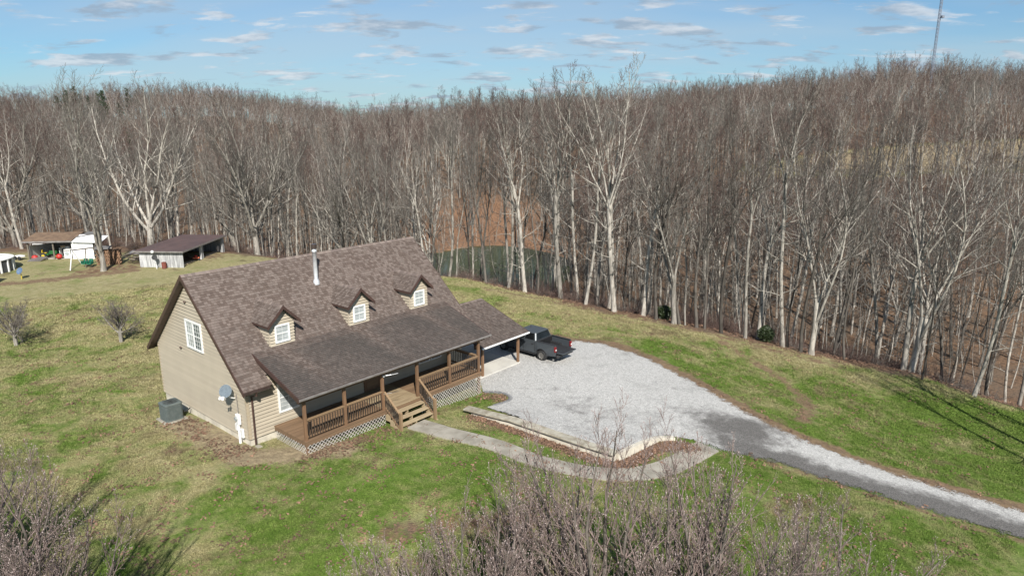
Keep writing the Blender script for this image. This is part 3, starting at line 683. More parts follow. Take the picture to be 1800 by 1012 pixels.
    f = fl.build('flue_pipe', M['steel'], house, smooth=True, fix=False)
    cp = MB(); cp.lathe([(.0, .24), (.135, .24), (.14, .18), (.14, .02), (.10, 0), (.0, 0)], 16, (5.6, 2.86, 7.04)); cp.build('cap', M['gutterdark'], f, fix=False)
    # windows of the gable and the front
    window(house, 'window', (-.0, 4.86, 3.09), (0, -1, 0), (-1, 0, 0), 1.50, 1.34, 2, (3, 3), ('blind', 'glass'), .085, label='wide two-sash white window in the gable wall')
    window(house, 'window', (1.42, .0, .74), (1, 0, 0), (0, -1, 0), .98, 1.35, 1, (2, 3), ('blind',), .08)
    window(house, 'window', (9.5, .0, .72), (1, 0, 0), (0, -1, 0), .76, 1.2, 1, (3, 2), ('glass',), .06)
    window(house, 'window', (10.32, .0, .72), (1, 0, 0), (0, -1, 0), .76, 1.2, 1, (3, 2), ('glass',), .06)
    dr = MB(); dr.box(5.95, 6.95, -.05, -.0, .27, 2.32); door = dr.build('door', M['post'], house, .01)
    mb = MB(); mb.box(6.12, 6.78, -.062, -.051, 1.0, 2.15); mb.build('pane', M['glass'], door)
    mb = MB(); mb.box(6.12, 6.78, -.062, -.051, .42, .82); mb.build('panel', M['deck'], door)
    mb = MB(); mb.lathe([(.0, 0), (.03, 0), (.03, .05), (0, .05)], 10, (6.86, -.08, 1.2)); mb.build('handle', M['steel'], door)
    for y, z in ((5.6, 2.9), (4.62, 5.25)):
        mb = MB(); mb.tube([(-.03, y, z), (-.10, y, z - .03)], [.06, .045], 10); mb.build('wall_vent', M['soffit'], house)
    for x in (3.6, 8.5):
        mb = MB(); mb.tube([(x, -.02, 1.35), (x, -.09, 1.35), (x, -.12, 1.25)], [.05, .06, .05], 10); mb.build('porch_lamp', M['soffit'], house)
    # electric meter on the gable wall
    mt = MB(); mt.box(-.16, -.03, .52, .78, .55, 1.02); meter = mt.build('electric_meter', M['white'], house, .02)
    mb = MB(); mb.tube([(-.155, .66, .84), (-.24, .66, .84)], .085, 14); mb.build('meter_dial', M['blind'], meter)
    mb = MB(); mb.tube([(-.085, .68, .56), (-.085, .68, -.42)], .06, 8); mb.build('conduit', M['white'], meter)
    mb = MB(); mb.box(-.12, -.03, .75, .95, .22, .52); mb.build('junction_box', M['white'], meter, .01)
    mb = MB(); mb.box(-.12, -.03, .35, .53, .0, .40); mb.build('junction_box', M['white'], meter, .01)
    mb = MB(); mb.tube([(-.06, .66, 1.0), (-.06, .70, 1.9)], .012, 5); mb.build('cable', M['gutter'], meter)
build_house()

def build_porch():
    XD0, XD1, YD, ZD = 1.14, 11.66, -2.44, .26
    fr = MB(); fr.box(XD0, XD1, YD, YD + .045, ZD - .22, ZD - .035); fr.box(XD0, XD0 + .045, YD + .047, -.03, ZD - .22, ZD - .035); fr.box(XD1 - .045, XD1, YD + .047, -.03, ZD - .22, ZD - .035)
    for x in np.arange(XD0 + .6, XD1 - .2, .8): fr.box(x, x + .045, YD + .05, -.04, ZD - .2, ZD - .037)
    porch = fr.build('porch', M['deck'], house); porch['label'] = 'raised wooden front porch with railings and steps'
    nb = 17; w = (-.03 - (YD - .03)) / nb
    for k in range(nb):
        y0 = YD - .03 + k * w
        segs = ((XD0 - .02, 5.3, 'deck'), (5.305, 7.42, 'deckpale'), (7.425, XD1 + .02, 'deck'))
        for a, b, m in segs:
            mb = MB(); mb.box(a, b, y0 + .004, y0 + w - .004, ZD - .034, ZD + rnd.uniform(-.002, .002)); mb.build('deck_board', M[m], porch)
    posts = [1.22, 3.18, 5.24, 7.32, 9.45, 11.56]
    me = None
    for i, x in enumerate(posts):
        zb = tz(*HL(x, -2.36)) - .1 if i in (0, 5) else ZD
        mb = MB(); s = .062; mb.box(x - s, x + s, -2.35 - s, -2.35 + s, zb, 1.965); mb.build('post', M['post'], porch, .008)
    mb = MB(); mb.box(XD1 - .15, XD1 - .03, -.17, -.05, ZD, 2.4); mb.build('post', M['post'], porch, .008)
    bal = MB(); bal.box(-.016, .016, -.016, .016, 0, .70); bme = bal.mesh('baluster', M['baluster'])
    def rail(a, b):
        a = Vector(a); b = Vector(b); d = (b - a); n = int(d.length / .128)
        mb = MB(); mb.bar(a + Vector((0, 0, .90)), b + Vector((0, 0, .90)), .13, .038); mb.build('top_rail', M['newel'], porch)
        mb = MB(); mb.bar(a + Vector((0, 0, .83)), b + Vector((0, 0, .83)), .038, .085); mb.build('sub_rail', M['deck'], porch)
        mb = MB(); mb.bar(a + Vector((0, 0, .14)), b + Vector((0, 0, .14)), .038, .085); mb.build('bottom_rail', M['deck'], porch)
        for k in range(n):
            p = a + d * ((k + .5) / n); link('baluster', bme, porch, p + Vector((0, -.036 if abs(d.x) > .1 else 0, .12)))
    for i in (0, 1, 3, 4): rail((posts[i] + .07, -2.35, ZD), (posts[i + 1] - .07, -2.35, ZD))
    rail((XD1 - .09, -2.28, ZD), (XD1 - .09, -.18, ZD))
    # lattice skirts: crossing slats
    def lattice(p0, p1, z0f, z1):
        p0 = Vector(p0); p1 = Vector(p1); ln = (p1 - p0).length; u = (p1 - p0).normalized(); n = u.cross(Vector((0, 0, 1)))
        mb = MB(); st = .185; h = 1.5
        for sgn, off in ((1, 0), (-1, .012)):
            for k in range(int((ln + h) / st) + 2):
                a = k * st - (h if sgn > 0 else 0); t0 = 0.0; t1 = h
                q = []
                for zz in np.linspace(0, h, 25):
                    x = a + sgn * zz
                    if 0 <= x <= ln:
                        zg = z0f + 0; zz_w = z1 - h + zz
                        w = p0 + u * x; gz = tz(*HL(w.x, w.y)) - .03
                        if zz_w > gz: q.append((x, zz_w))
                if len(q) < 2: continue
                (xa, za), (xb, zb) = q[0], q[-1]
                A = p0 + u * xa + Vector((0, 0, za)) + n * off; B = p0 + u * xb + Vector((0, 0, zb)) + n * off
                mb.bar(A, B, .024, .009, n)
        tag(mb.build('lattice', M['lattice'], porch, fix=False), kind='stuff')
        bk = MB(); m = n * -.06
        zz = tz(*HL(p0.x, p0.y)) - .2; z2 = tz(*HL(p1.x, p1.y)) - .2
    lattice((XD0, YD + .005, 0), (5.3, YD + .005, 0), -.6, ZD - .2); lattice((7.4, YD + .005, 0), (XD1, YD + .005, 0), -1.1, ZD - .2)
    lattice((XD0 + .0, -.05, 0), (XD0 + .0, YD, 0), -.5, ZD - .2); lattice((XD1, YD, 0), (XD1, -.05, 0), -1.1, ZD - .2)
    # steps
    gz = tz(*HL(6.3, -3.7)); nst = 4; run = .30; rise = (ZD - gz) / (nst + .0)
    for k in range(1, nst):
        z = ZD - k * rise; y1 = YD - .03 - (k - 1) * run
        for q in range(2):
            mb = MB(); mb.box(5.30, 7.40, y1 - .15 - q * .15, y1 - .008 - q * .15, z - .038, z); mb.build('tread', M['tread'], porch)
    for x in (5.28, 6.33, 7.38):
        mb = MB()
        for k in range(1, nst + 1):
            z = ZD - k * rise; y1 = YD - (k - 1) * run; mb.box(x, x + .04, y1 - run, y1 - .002, max(z - .3, gz - .1), z - .04)
        mb.build('stringer', M['tread'], porch)
    yn = YD - .03 - run * (nst - 1) - .12
    for x in (5.29, 7.37):
        mb = MB(); s = .058; zb = tz(*HL(x, yn)) - .15; mb.box(x - s, x + s, yn - s, yn + s, zb, gz + .93); mb.hexa([(x - s, yn - s, gz + .932), (x + s, yn - s, gz + .932), (x + s, yn + s, gz + .932), (x - s, yn + s, gz + .932), (x - .03, yn - .03, gz + .97), (x + .03, yn - .03, gz + .97), (x + .03, yn + .03, gz + .97), (x - .03, yn + .03, gz + .97)])
        mb.build('newel', M['newel'], porch)
        a = Vector((x, -2.42, ZD + .88)); b = Vector((x, yn + .06, gz + .86))
        mb = MB(); mb.bar(a, b, .09, .04); mb.build('stair_rail', M['newel'], porch)
        dn = Vector((0, 0, -.74)); mb = MB(); mb.bar(a + dn, b + dn, .04, .085); mb.build('stair_rail', M['deck'], porch)
        n = 10
        for k in range(n):
            p = a + (b - a) * ((k + .5) / n); o = link('baluster', bme, porch, p + dn); o.scale.z = 1.04
    # bracket with two hanging arms on a post
    for z, col in ((1.92, 'steel'), (1.05, 'gutterdark')):
        mb = MB(); mb.tube([(5.24, -2.42, z), (5.55, -2.62, z + .02), (5.85, -2.75, z + .04)], .011, 6)
        if col == 'steel': mb.tube([(5.24, -2.40, z), (5.24, -2.50, z)], .045, 10)
        mb.build('hanger_arm', M[col], porch)
build_porch()

def build_carport():
    x0, x1, ye, yr, ze, zr = 13.03, 17.1, -1.2, 2.6, .93, 2.29
    rf = MB()
    for s in (0, 1):
        ya = ye if s == 0 else 2 * yr - ye; t = .12
        rf.hexa([(x0, ya, ze - t), (x1, ya, ze - t), (x1, yr, zr - t), (x0, yr, zr - t), (x0, ya, ze), (x1, ya, ze), (x1, yr, zr), (x0, yr, zr)])
    cp = rf.build('carport', M['soffit'], house); cp['label'] = 'open carport with low shingled roof on wooden posts'
    sh = MB(); ln = math.hypot(yr - ye, zr - ze)
    shingle_plane(sh, (x0, ye, ze), (1, 0, 0), (0, yr - ye, zr - ze), x1 - x0, ln, lambda a, b: max(0, .45 - .1 * b + rnd.uniform(-.2, .2)))
    shingle_plane(sh, (x0, 2 * yr - ye, ze), (1, 0, 0), (0, ye - yr, zr - ze), x1 - x0, ln)
    ridge_caps(sh, (x0, yr, zr), (x1, yr, zr), (0, -1, -.36), (0, 1, -.36))
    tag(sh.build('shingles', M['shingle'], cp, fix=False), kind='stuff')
    for s in (0, 1):
        ya = ye if s == 0 else 2 * yr - ye; mb = MB()
        mb.hexa([(x1, ya, ze - .16), (x1 + .03, ya, ze - .16), (x1 + .03, yr, zr - .16), (x1, yr, zr - .16), (x1, ya, ze + .02), (x1 + .03, ya, ze + .02), (x1 + .03, yr, zr + .02), (x1, yr, zr + .02)])
        mb.build('rake_board', M['brown'], cp)
    mb = MB(); mb.box(x0, x1 + .02, ye - .11, ye - .012, ze - .10, ze - .02); mb.build('gutter', M['white'], cp, .01)
    mb = MB(); mb.box(x0 + .1, x1 - .25, -.96, -.84, ze - .14, ze + .02); mb.build('beam', M['post'], cp)
    mb = MB(); mb.poly([(x1 - .3, ye + .4, ze - .1), (x1 - .3, 2 * yr - ye - .4, ze - .1), (x1 - .3, yr, zr - .14)]); mb.build('gable_panel', M['soffit'], cp, fix=False)
    for x, y in ((13.42, -.9), (16.5, -.9), (16.5, 2.6), (16.5, 6.1)):
        mb = MB(); s = .065; mb.box(x - s, x + s, y - s, y + s, tz(*HL(x, y)) - .1, ze - .14); mb.build('post', M['post'], cp, .008)
    zs = tz(*HL(15, 1)) + .09
    mb = MB(); mb.box(12.75, 16.6, -1.02, 6.3, zs - .5, zs); s = mb.build('carport_slab', M['slab'], None, .015, loc=(HO[0], HO[1], 0), rz=HROT); tag(s, kind='structure')
build_carport()

# ------------------------------------------------------------------ yard furniture by the house
def yard_things():
    x, y = HL(-.85, 5.55); z = tz(x, y)
    ac = empty('air_conditioner', (x, y, z), HROT, 'grey-green air conditioner on a pad beside the gable wall', 'air conditioner')
    mb = MB(); mb.box(-.52, .52, -.52, .52, -.05, .07); mb.build('pad', M['concrete'], ac, .02)
    mb = MB()
    def rr(s, z): 
        out = []
        for cx_, cy_, a0 in ((1, 1, 0), (-1, 1, 90), (-1, -1, 180), (1, -1, 270)):
            for k in range(4):
                t = R(a0 + k * 30); out.append((cx_ * (s - .1) + .1 * math.cos(t), cy_ * (s - .1) + .1 * math.sin(t), z))
        return out
    def ring(lst):
        for a, b in zip(lst[:-1], lst[1:]):
            n = len(a)
            for i in range(n): mb.poly([a[i], a[(i + 1) % n], b[(i + 1) % n], b[i]])
        mb.poly(lst[-1])
    lv = [rr(.40, .07), rr(.40, .14)]
    for k in range(12): z0 = .14 + k * .055; lv += [rr(.375, z0 + .004), rr(.375, z0 + .03), rr(.395, z0 + .036), rr(.395, z0 + .055)]
    lv += [rr(.405, .81), rr(.405, .86), rr(.36, .885)]
    ring(lv); mb.build('cabinet', M['acgreen'], ac)
    mb = MB()
    for k in range(1, 6): 
        r = .06 * k; mb.tube([(r * math.cos(t), r * math.sin(t), .892) for t in [2 * math.pi * i / 20 for i in range(21)]], .006, 4, False)
    for k in range(8):
        t = math.pi * k / 4; mb.bar((0, 0, .893), (.32 * math.cos(t), .32 * math.sin(t), .893), .012, .01)
    mb.build('fan_guard', M['black'], ac)
    mb = MB(); mb.tube([(.38, -.2, .3), (.62, -.2, .28), (.8, -.15, .35)], .03, 6); mb.build('refrigerant_pipe', M['black'], ac)
    # satellite dish on the gable corner
    x, y = HL(-.05, .85)
    ds = empty('satellite_dish', (x, y, 1.72), HROT, 'blue-grey satellite dish fixed to the gable wall under the eave', 'satellite dish')
    def dish(parent, c, nrm, r, mat):
        nrm = Vector(nrm).normalized(); u = nrm.cross(Vector((0, 0, 1))).normalized(); v = nrm.cross(u); mb = MB(); prev = None
        for k in range(7):
            q = r * k / 6; ring_ = [Vector(c) + nrm * (.22 * (q / r) ** 2 * r) + u * (q * math.cos(t)) + v * (q * 1.08 * math.sin(t)) for t in [2 * math.pi * i / 22 for i in range(22)]]
            if prev:
                for i in range(22): mb.poly([prev[i], prev[(i + 1) % 22], ring_[(i + 1) % 22], ring_[i]])
            prev = ring_
        o = mb.build('reflector', mat, parent, smooth=True, fix=False); so = o.modifiers.new('t', 'SOLIDIFY'); so.thickness = .012; return u, v, nrm
    dish(ds, (-.33, .05, .35), (-.75, -.75, .62), .26, M['dishgrey'])
    mb = MB(); mb.tube([(0, 0, -.05), (-.2, .0, .05), (-.33, .07, .30)], .025, 8); mb.build('bracket', M['white'], ds)
    mb = MB(); mb.tube([(-.36, .02, .05), (-.72, -.42, .20)], .016, 6); mb.build('arm', M['white'], ds)
    mb = MB(); mb.tube([(-.72, -.42, .20), (-.66, -.36, .32)], [.05, .06], 10); mb.tube([(-.80, -.32, .22), (-.74, -.28, .33)], [.045, .055], 10); mb.build('receiver', M['white'], ds)
    # concrete walk of separate slabs
    wk = empty('walkway', (0, 0, 0)); tag(wk, kind='structure')
    c = smooth_line([HL(6.27, -3.35), HL(6.6, -5.2), (-.85, 27.1), (.95, 25.95), (2.8, 25.35), (4.6, 25.35), (6.2, 26.0), (7.6, 27.1), (8.9, 28.3)], 10)
    acc = [0]
    for a, b in zip(c[:-1], c[1:]): acc.append(acc[-1] + math.dist(a, b))
    tot = acc[-1]
    def at(s):
        s = max(0, min(tot - 1e-4, s)); i = max(k for k in range(len(acc)) if acc[k] <= s); i = min(i, len(c) - 2); t = (s - acc[i]) / (acc[i + 1] - acc[i] + 1e-9)
        p = Vector(c[i]).lerp(Vector(c[i + 1]), t); d = (Vector(c[i + 1]) - Vector(c[i])).normalized(); return p, Vector((-d.y, d.x))
    s = 0.0; Ls = 1.35
    while s < tot - .1:
        e = min(s + Ls, tot); mb = MB(); rows = []
        for k in range(5):
            p, n = at(s + .012 + (e - s - .024) * k / 4); hw = .60 if s < 9 else .56
            rows.append([(p + n * h_).to_tuple() for h_ in (-hw, 0, hw)])
        jit = rnd.uniform(-.008, .008)
        for a, b in zip(rows[:-1], rows[1:]):
            for i in range(2):
                q = [a[i], b[i], b[i + 1], a[i + 1]]; zq = [tz(*t) + .055 + jit for t in q]
                mb.hexa([(t[0], t[1], z_ - .2) for t, z_ in zip(q, zq)] + [(t[0], t[1], z_) for t, z_ in zip(q, zq)])
        mb.build('paving_slab', M['concrete'], wk); s = e
    # low retaining wall with a broad cap
    rw = empty('retaining_wall', (WALL1[0][0], WALL1[0][1], tz(*WALL1[0])), 0, 'low pale block wall with broad grey cap along the gravel', 'wall')
    ox, oy, oz = rw.location
    def run(line, nm, w, z0f, z1f, mat, step, jl=.0, bev=.01):
        for a, b in zip(line[:-1], line[1:]):
            ln = math.dist(a, b); n = max(1, round(ln / step)); u = Vector((b[0] - a[0], b[1] - a[1])).normalized(); nn = Vector((-u.y, u.x)) * (w / 2)
            for k in range(n):
                p = Vector(a) + u * (ln * k / n + .004); q = Vector(a) + u * (ln * (k + 1) / n - .004)
                zz = [(z0f(*v), z1f(*v)) for v in (p, q)]; mb = MB(); j = rnd.uniform(-jl, jl)
                mb.hexa([(p.x - nn.x - ox, p.y - nn.y - oy, zz[0][0] - oz), (q.x - nn.x - ox, q.y - nn.y - oy, zz[1][0] - oz), (q.x + nn.x - ox, q.y + nn.y - oy, zz[1][0] - oz), (p.x + nn.x - ox, p.y + nn.y - oy, zz[0][0] - oz),
                         (p.x - nn.x - ox, p.y - nn.y - oy, zz[0][1] - oz + j), (q.x - nn.x - ox, q.y - nn.y - oy, zz[1][1] - oz + j), (q.x + nn.x - ox, q.y + nn.y - oy, zz[1][1] - oz + j), (p.x + nn.x - ox, p.y + nn.y - oy, zz[0][1] - oz + j)])
                mb.build(nm, mat, rw, bev)
    pz = lambda x, y: float(pad_z(np.array([x]), np.array([y]))[0])
    top = lambda x, y: pz(x, y) + .10
    run([(-1.95, 30.5), WALL1[1]], 'wall_block', .22, lambda x, y: tz(x, y) - .3, lambda x, y: top(x, y), M['block'], .80)
    run(WALL1, 'cap_stone', .50, lambda x, y: top(x, y) + .002, lambda x, y: top(x, y) + .075, M['cap'], 1.3, .006)
    run([(4.50, 26.72)] + WALL2[1:], 'wall_block', .22, lambda x, y: tz(x, y) - .3, lambda x, y: top(x, y) + .02, M['block'], .5)
    # curved edging of dark blocks holding the gravel by the porch
    eb = empty('block_edging', (-.3, 33, tz(-.3, 33)), 0, 'curved row of dark grey edging blocks between porch corner and wall', 'edging')
    cv = smooth_line([(-1.5, 33.62), (-.75, 33.62), (-.28, 33.35), (-.10, 32.85), (-.30, 32.3), (-.95, 31.75)], 6)
    for k in range(0, len(cv) - 2, 2):
        a, b = Vector(cv[k]), Vector(cv[k + 2]); m = (a + b) / 2; d = (b - a); mb = MB(); h = pz(m.x, m.y) + .02
        mb.box(-d.length / 2 + .008, d.length / 2 - .008, -.11, .11, -.6, 0); o = mb.build('edging_block', M['blockgrey'], eb, .015)
        o.location = (m.x + .3, m.y - 33, h + rnd.uniform(-.01, .02) - eb.location.z); o.rotation_euler.z = math.atan2(d.y, d.x)
yard_things()

# ------------------------------------------------------------------ pickup truck
def build_truck():
    x, y = HL(18.6, -2.7)
    z = float(pad_z(np.array([x + .3]), np.array([y + 1]))[0])
    t = empty('pickup_truck', (x, y, z), HROT, 'dark grey pickup truck with its tailgate down on the gravel', 'truck'); t.scale = (.83, .83, .83)
    RA, FA, AR = 1.27, 4.93, .50
    def arc(c): return [(c + AR * math.cos(a), .42 + AR * math.sin(a)) for a in [math.pi * k / 10 for k in range(11)]][::-1]
    prof = [(0, .62), (RA - .56, .52)] + [(p, q) for p, q in arc(RA)] + [(RA + .56, .48), (FA - .56, .48)] + arc(FA) + [(FA + .56, .5), (5.86, .58), (5.90, 1.05), (5.80, 1.19), (5.4, 1.26), (4.42, 1.36), (1.78, 1.42), (0, 1.42)]
    body = None
    for s in (-1, 1):
        bm = bmesh.new(); vs = [bm.verts.new((s * 1.0, p, q)) for p, q in prof]; f = bm.faces.new(vs)
        e = bmesh.ops.extrude_face_region(bm, geom=[f]); ev = [g for g in e['geom'] if isinstance(g, bmesh.types.BMVert)]
        bmesh.ops.translate(bm, vec=(-s * .11, 0, 0), verts=ev)
        for v in bm.verts:      # tumblehome
            if abs(v.co.x) > .95: v.co.x -= s * (.05 * max(0, (v.co.z - .95) / .45) + .05 * max(0, (.8 - v.co.z) / .3))
        bmesh.ops.triangulate(bm, faces=[f_ for f_ in bm.faces if len(f_.verts) > 4]); bmesh.ops.recalc_face_normals(bm, faces=bm.faces)
        me = bpy.data.meshes.new('side_panel'); bm.to_mesh(me); bm.free(); link('side_panel', me, t, mat=M['truck'])
    mb = MB(); mb.box(-.88, .88, 1.70, 4.45, .50, 1.36); mb.box(-.84, .84, .3, 1.7, .55, .80); mb.box(-.62, .62, 4.45, 5.6, .5, .95); mb.build('chassis', M['truckdark'], t)
    mb = MB(); mb.box(-.885, .885, 0.0, 1.70, .82, .86); mb.box(-.885, .885, 1.70, 1.77, .80, 1.42)
    mb.box(-.885, -.70, RA - .5, RA + .5, .86, 1.02); mb.box(.70, .885, RA - .5, RA + .5, .86, 1.02); mb.build('bed', M['truckdark'], t, .01)
    for s in (-1, 1):
        mb = MB(); mb.box(s * .98 if s < 0 else .83, -.83 if s < 0 else .98, 0.02, 1.76, 1.422, 1.445); mb.build('bed_rail', M['truckdark'], t, .005)
    # hood, cowl, grille
    mb = MB(); mb.hexa([(-.90, 4.40, 1.1), (.90, 4.40, 1.1), (.90, 5.84, .95), (-.90, 5.84, .95), (-.86, 4.40, 1.40), (.86, 4.40, 1.40), (.86, 5.78, 1.24), (-.86, 5.78, 1.24)]); mb.build('hood', M['truck'], t, .03)
    mb = MB(); mb.box(-.85, .85, 5.80, 5.93, .55, 1.15); mb.build('grille', M['truckdark'], t, .02)
    for s in (-1, 1): mb = MB(); mb.box(s * .90 - .1, s * .90 + .1, 5.70, 5.90, .92, 1.16); mb.build('headlight', M['blind'], t, .02)
    # cab
    b = [(-.95, 1.80, 1.37), (.95, 1.80, 1.37), (.93, 4.42, 1.37), (-.93, 4.42, 1.37)]; r_ = [(-.74, 1.98, 1.95), (.74, 1.98, 1.95), (.72, 3.55, 1.95), (-.72, 3.55, 1.95)]
    mb = MB(); mb.hexa(b + r_); cabo = mb.build('cab', M['truck'], t, .05)
    def panel(nm, f4, a0, a1, b0, b1, mat, off=.008):
        P = [Vector(p) for p in f4]
        def pt(a, b_): return P[0].lerp(P[1], a).lerp(P[3].lerp(P[2], a), b_)
        n = (P[1] - P[0]).cross(P[3] - P[0]).normalized() * off
        q = [pt(a0, b0), pt(a1, b0), pt(a1, b1), pt(a0, b1)]; mb = MB(); mb.hexa([p - n * .5 for p in q] + [p + n for p in q]); mb.build(nm, mat, t)
    bk = [b[0], b[1], r_[1], r_[0]]; bk = [bk[1], bk[0], bk[3], bk[2]]; bk = [b[0], b[1], r_[1], r_[0]]
    panel('rear_window', bk, .07, .93, .12, .88, M['tint'])
    panel('windshield', [b[2], b[3], r_[3], r_[2]], .05, .95, .06, .92, M['tint'])
    ls = [b[3], b[0], r_[0], r_[3]]; rs = [b[1], b[2], r_[2], r_[1]]
    panel('side_window', ls, .16, .55, .10, .86, M['tint']); panel('side_window', ls, .58, .93, .10, .86, M['tint'])
    panel('side_window', rs, .07, .42, .10, .86, M['tint']); panel('side_window', rs, .45, .84, .10, .86, M['tint'])
    for s in (-1, 1):
        for y0 in (1.84, 2.92, 4.28):
            mb = MB(); mb.box(s * 1.001 - .006, s * 1.001 + .006, y0, y0 + .014, .62, 1.36); mb.build('door_seam', M['truckdark'], t)
        for y0 in (1.98, 3.05):
            mb = MB(); mb.box(s * 1.0 - .02, s * 1.0 + .02, y0, y0 + .2, 1.13, 1.18); mb.build('door_handle', M['truckdark'], t, .006)
        mb = MB(); mb.box(s * 1.12 - .12, s * 1.12 + .12, 4.05, 4.18, 1.36, 1.62); mb.build('mirror', M['truckdark'], t, .03)
        mb = MB(); mb.bar((s * .96, 1.85, .42), (s * .96, 4.3, .42), .12, .06); mb.build('running_board', M['truckdark'], t)
        mb = MB(); mb.box(s * .93 - .07, s * .93 + .065, -.03, .10, .93, 1.33); tl = mb.build('tail_light', M['taillight'], t, .01)
        mb = MB(); mb.box(s * .93 - .06, s * .93 + .055, -.038, -.01, 1.05, 1.14); mb.build('reversing_lens', M['white'], tl)
        for yc in (RA, FA):
            mb = MB(); mb.lathe([(.24, -.13), (.36, -.14), (.405, -.10), (.415, 0), (.405, .10), (.36, .14), (.24, .13)], 26)
            wh = mb.build('wheel', M['black'], t, smooth=True, fix=True); wh.location = (s * .86, yc, .41); wh.rotation_euler = (0, R(90), 0)
            k = 1 if s > 0 else -1; mb = MB(); mb.lathe([(.25, k * .09), (.24, k * .12), (.20, k * .085), (0, k * .08)], 20)
            for q in range(6):
                a = math.pi * q / 3; mb.bar((.05 * math.cos(a), .05 * math.sin(a), k * .105), (.235 * math.cos(a), .235 * math.sin(a), k * .115), .06, .03)
            mb.build('rim', M['rim'], wh, fix=False)
            mb = MB(); pts = [(s * 1.0, yc + (AR + .01) * math.cos(a), .42 + (AR + .01) * math.sin(a)) for a in [math.pi * i / 12 for i in range(13)]]; mb.tube(pts, .022, 6); mb.build('wheel_arch', M['truckdark'], t)
    mb = MB(); mb.box(-.94, .94, -.20, -.0, .50, .70); mb.build('bumper', M['truckdark'], t, .04)
    tg = MB(); tg.box(-.80, .80, -.60, -.03, .80, .875); tgo = tg.build('tailgate', M['truck'], t, .015); tgo.rotation_euler = (R(-2), 0, 0)
    mb = MB(); mb.box(-.74, .74, -.57, -.08, .876, .885); mb.build('tailgate_liner', M['truckdark'], tgo)
    mb = MB(); mb.lathe([(0, 0), (.05, 0), (.03, .06), (0, .07)], 8, (.2, 3.2, 1.95)); mb.build('antenna', M['truckdark'], t, fix=False)
build_truck()

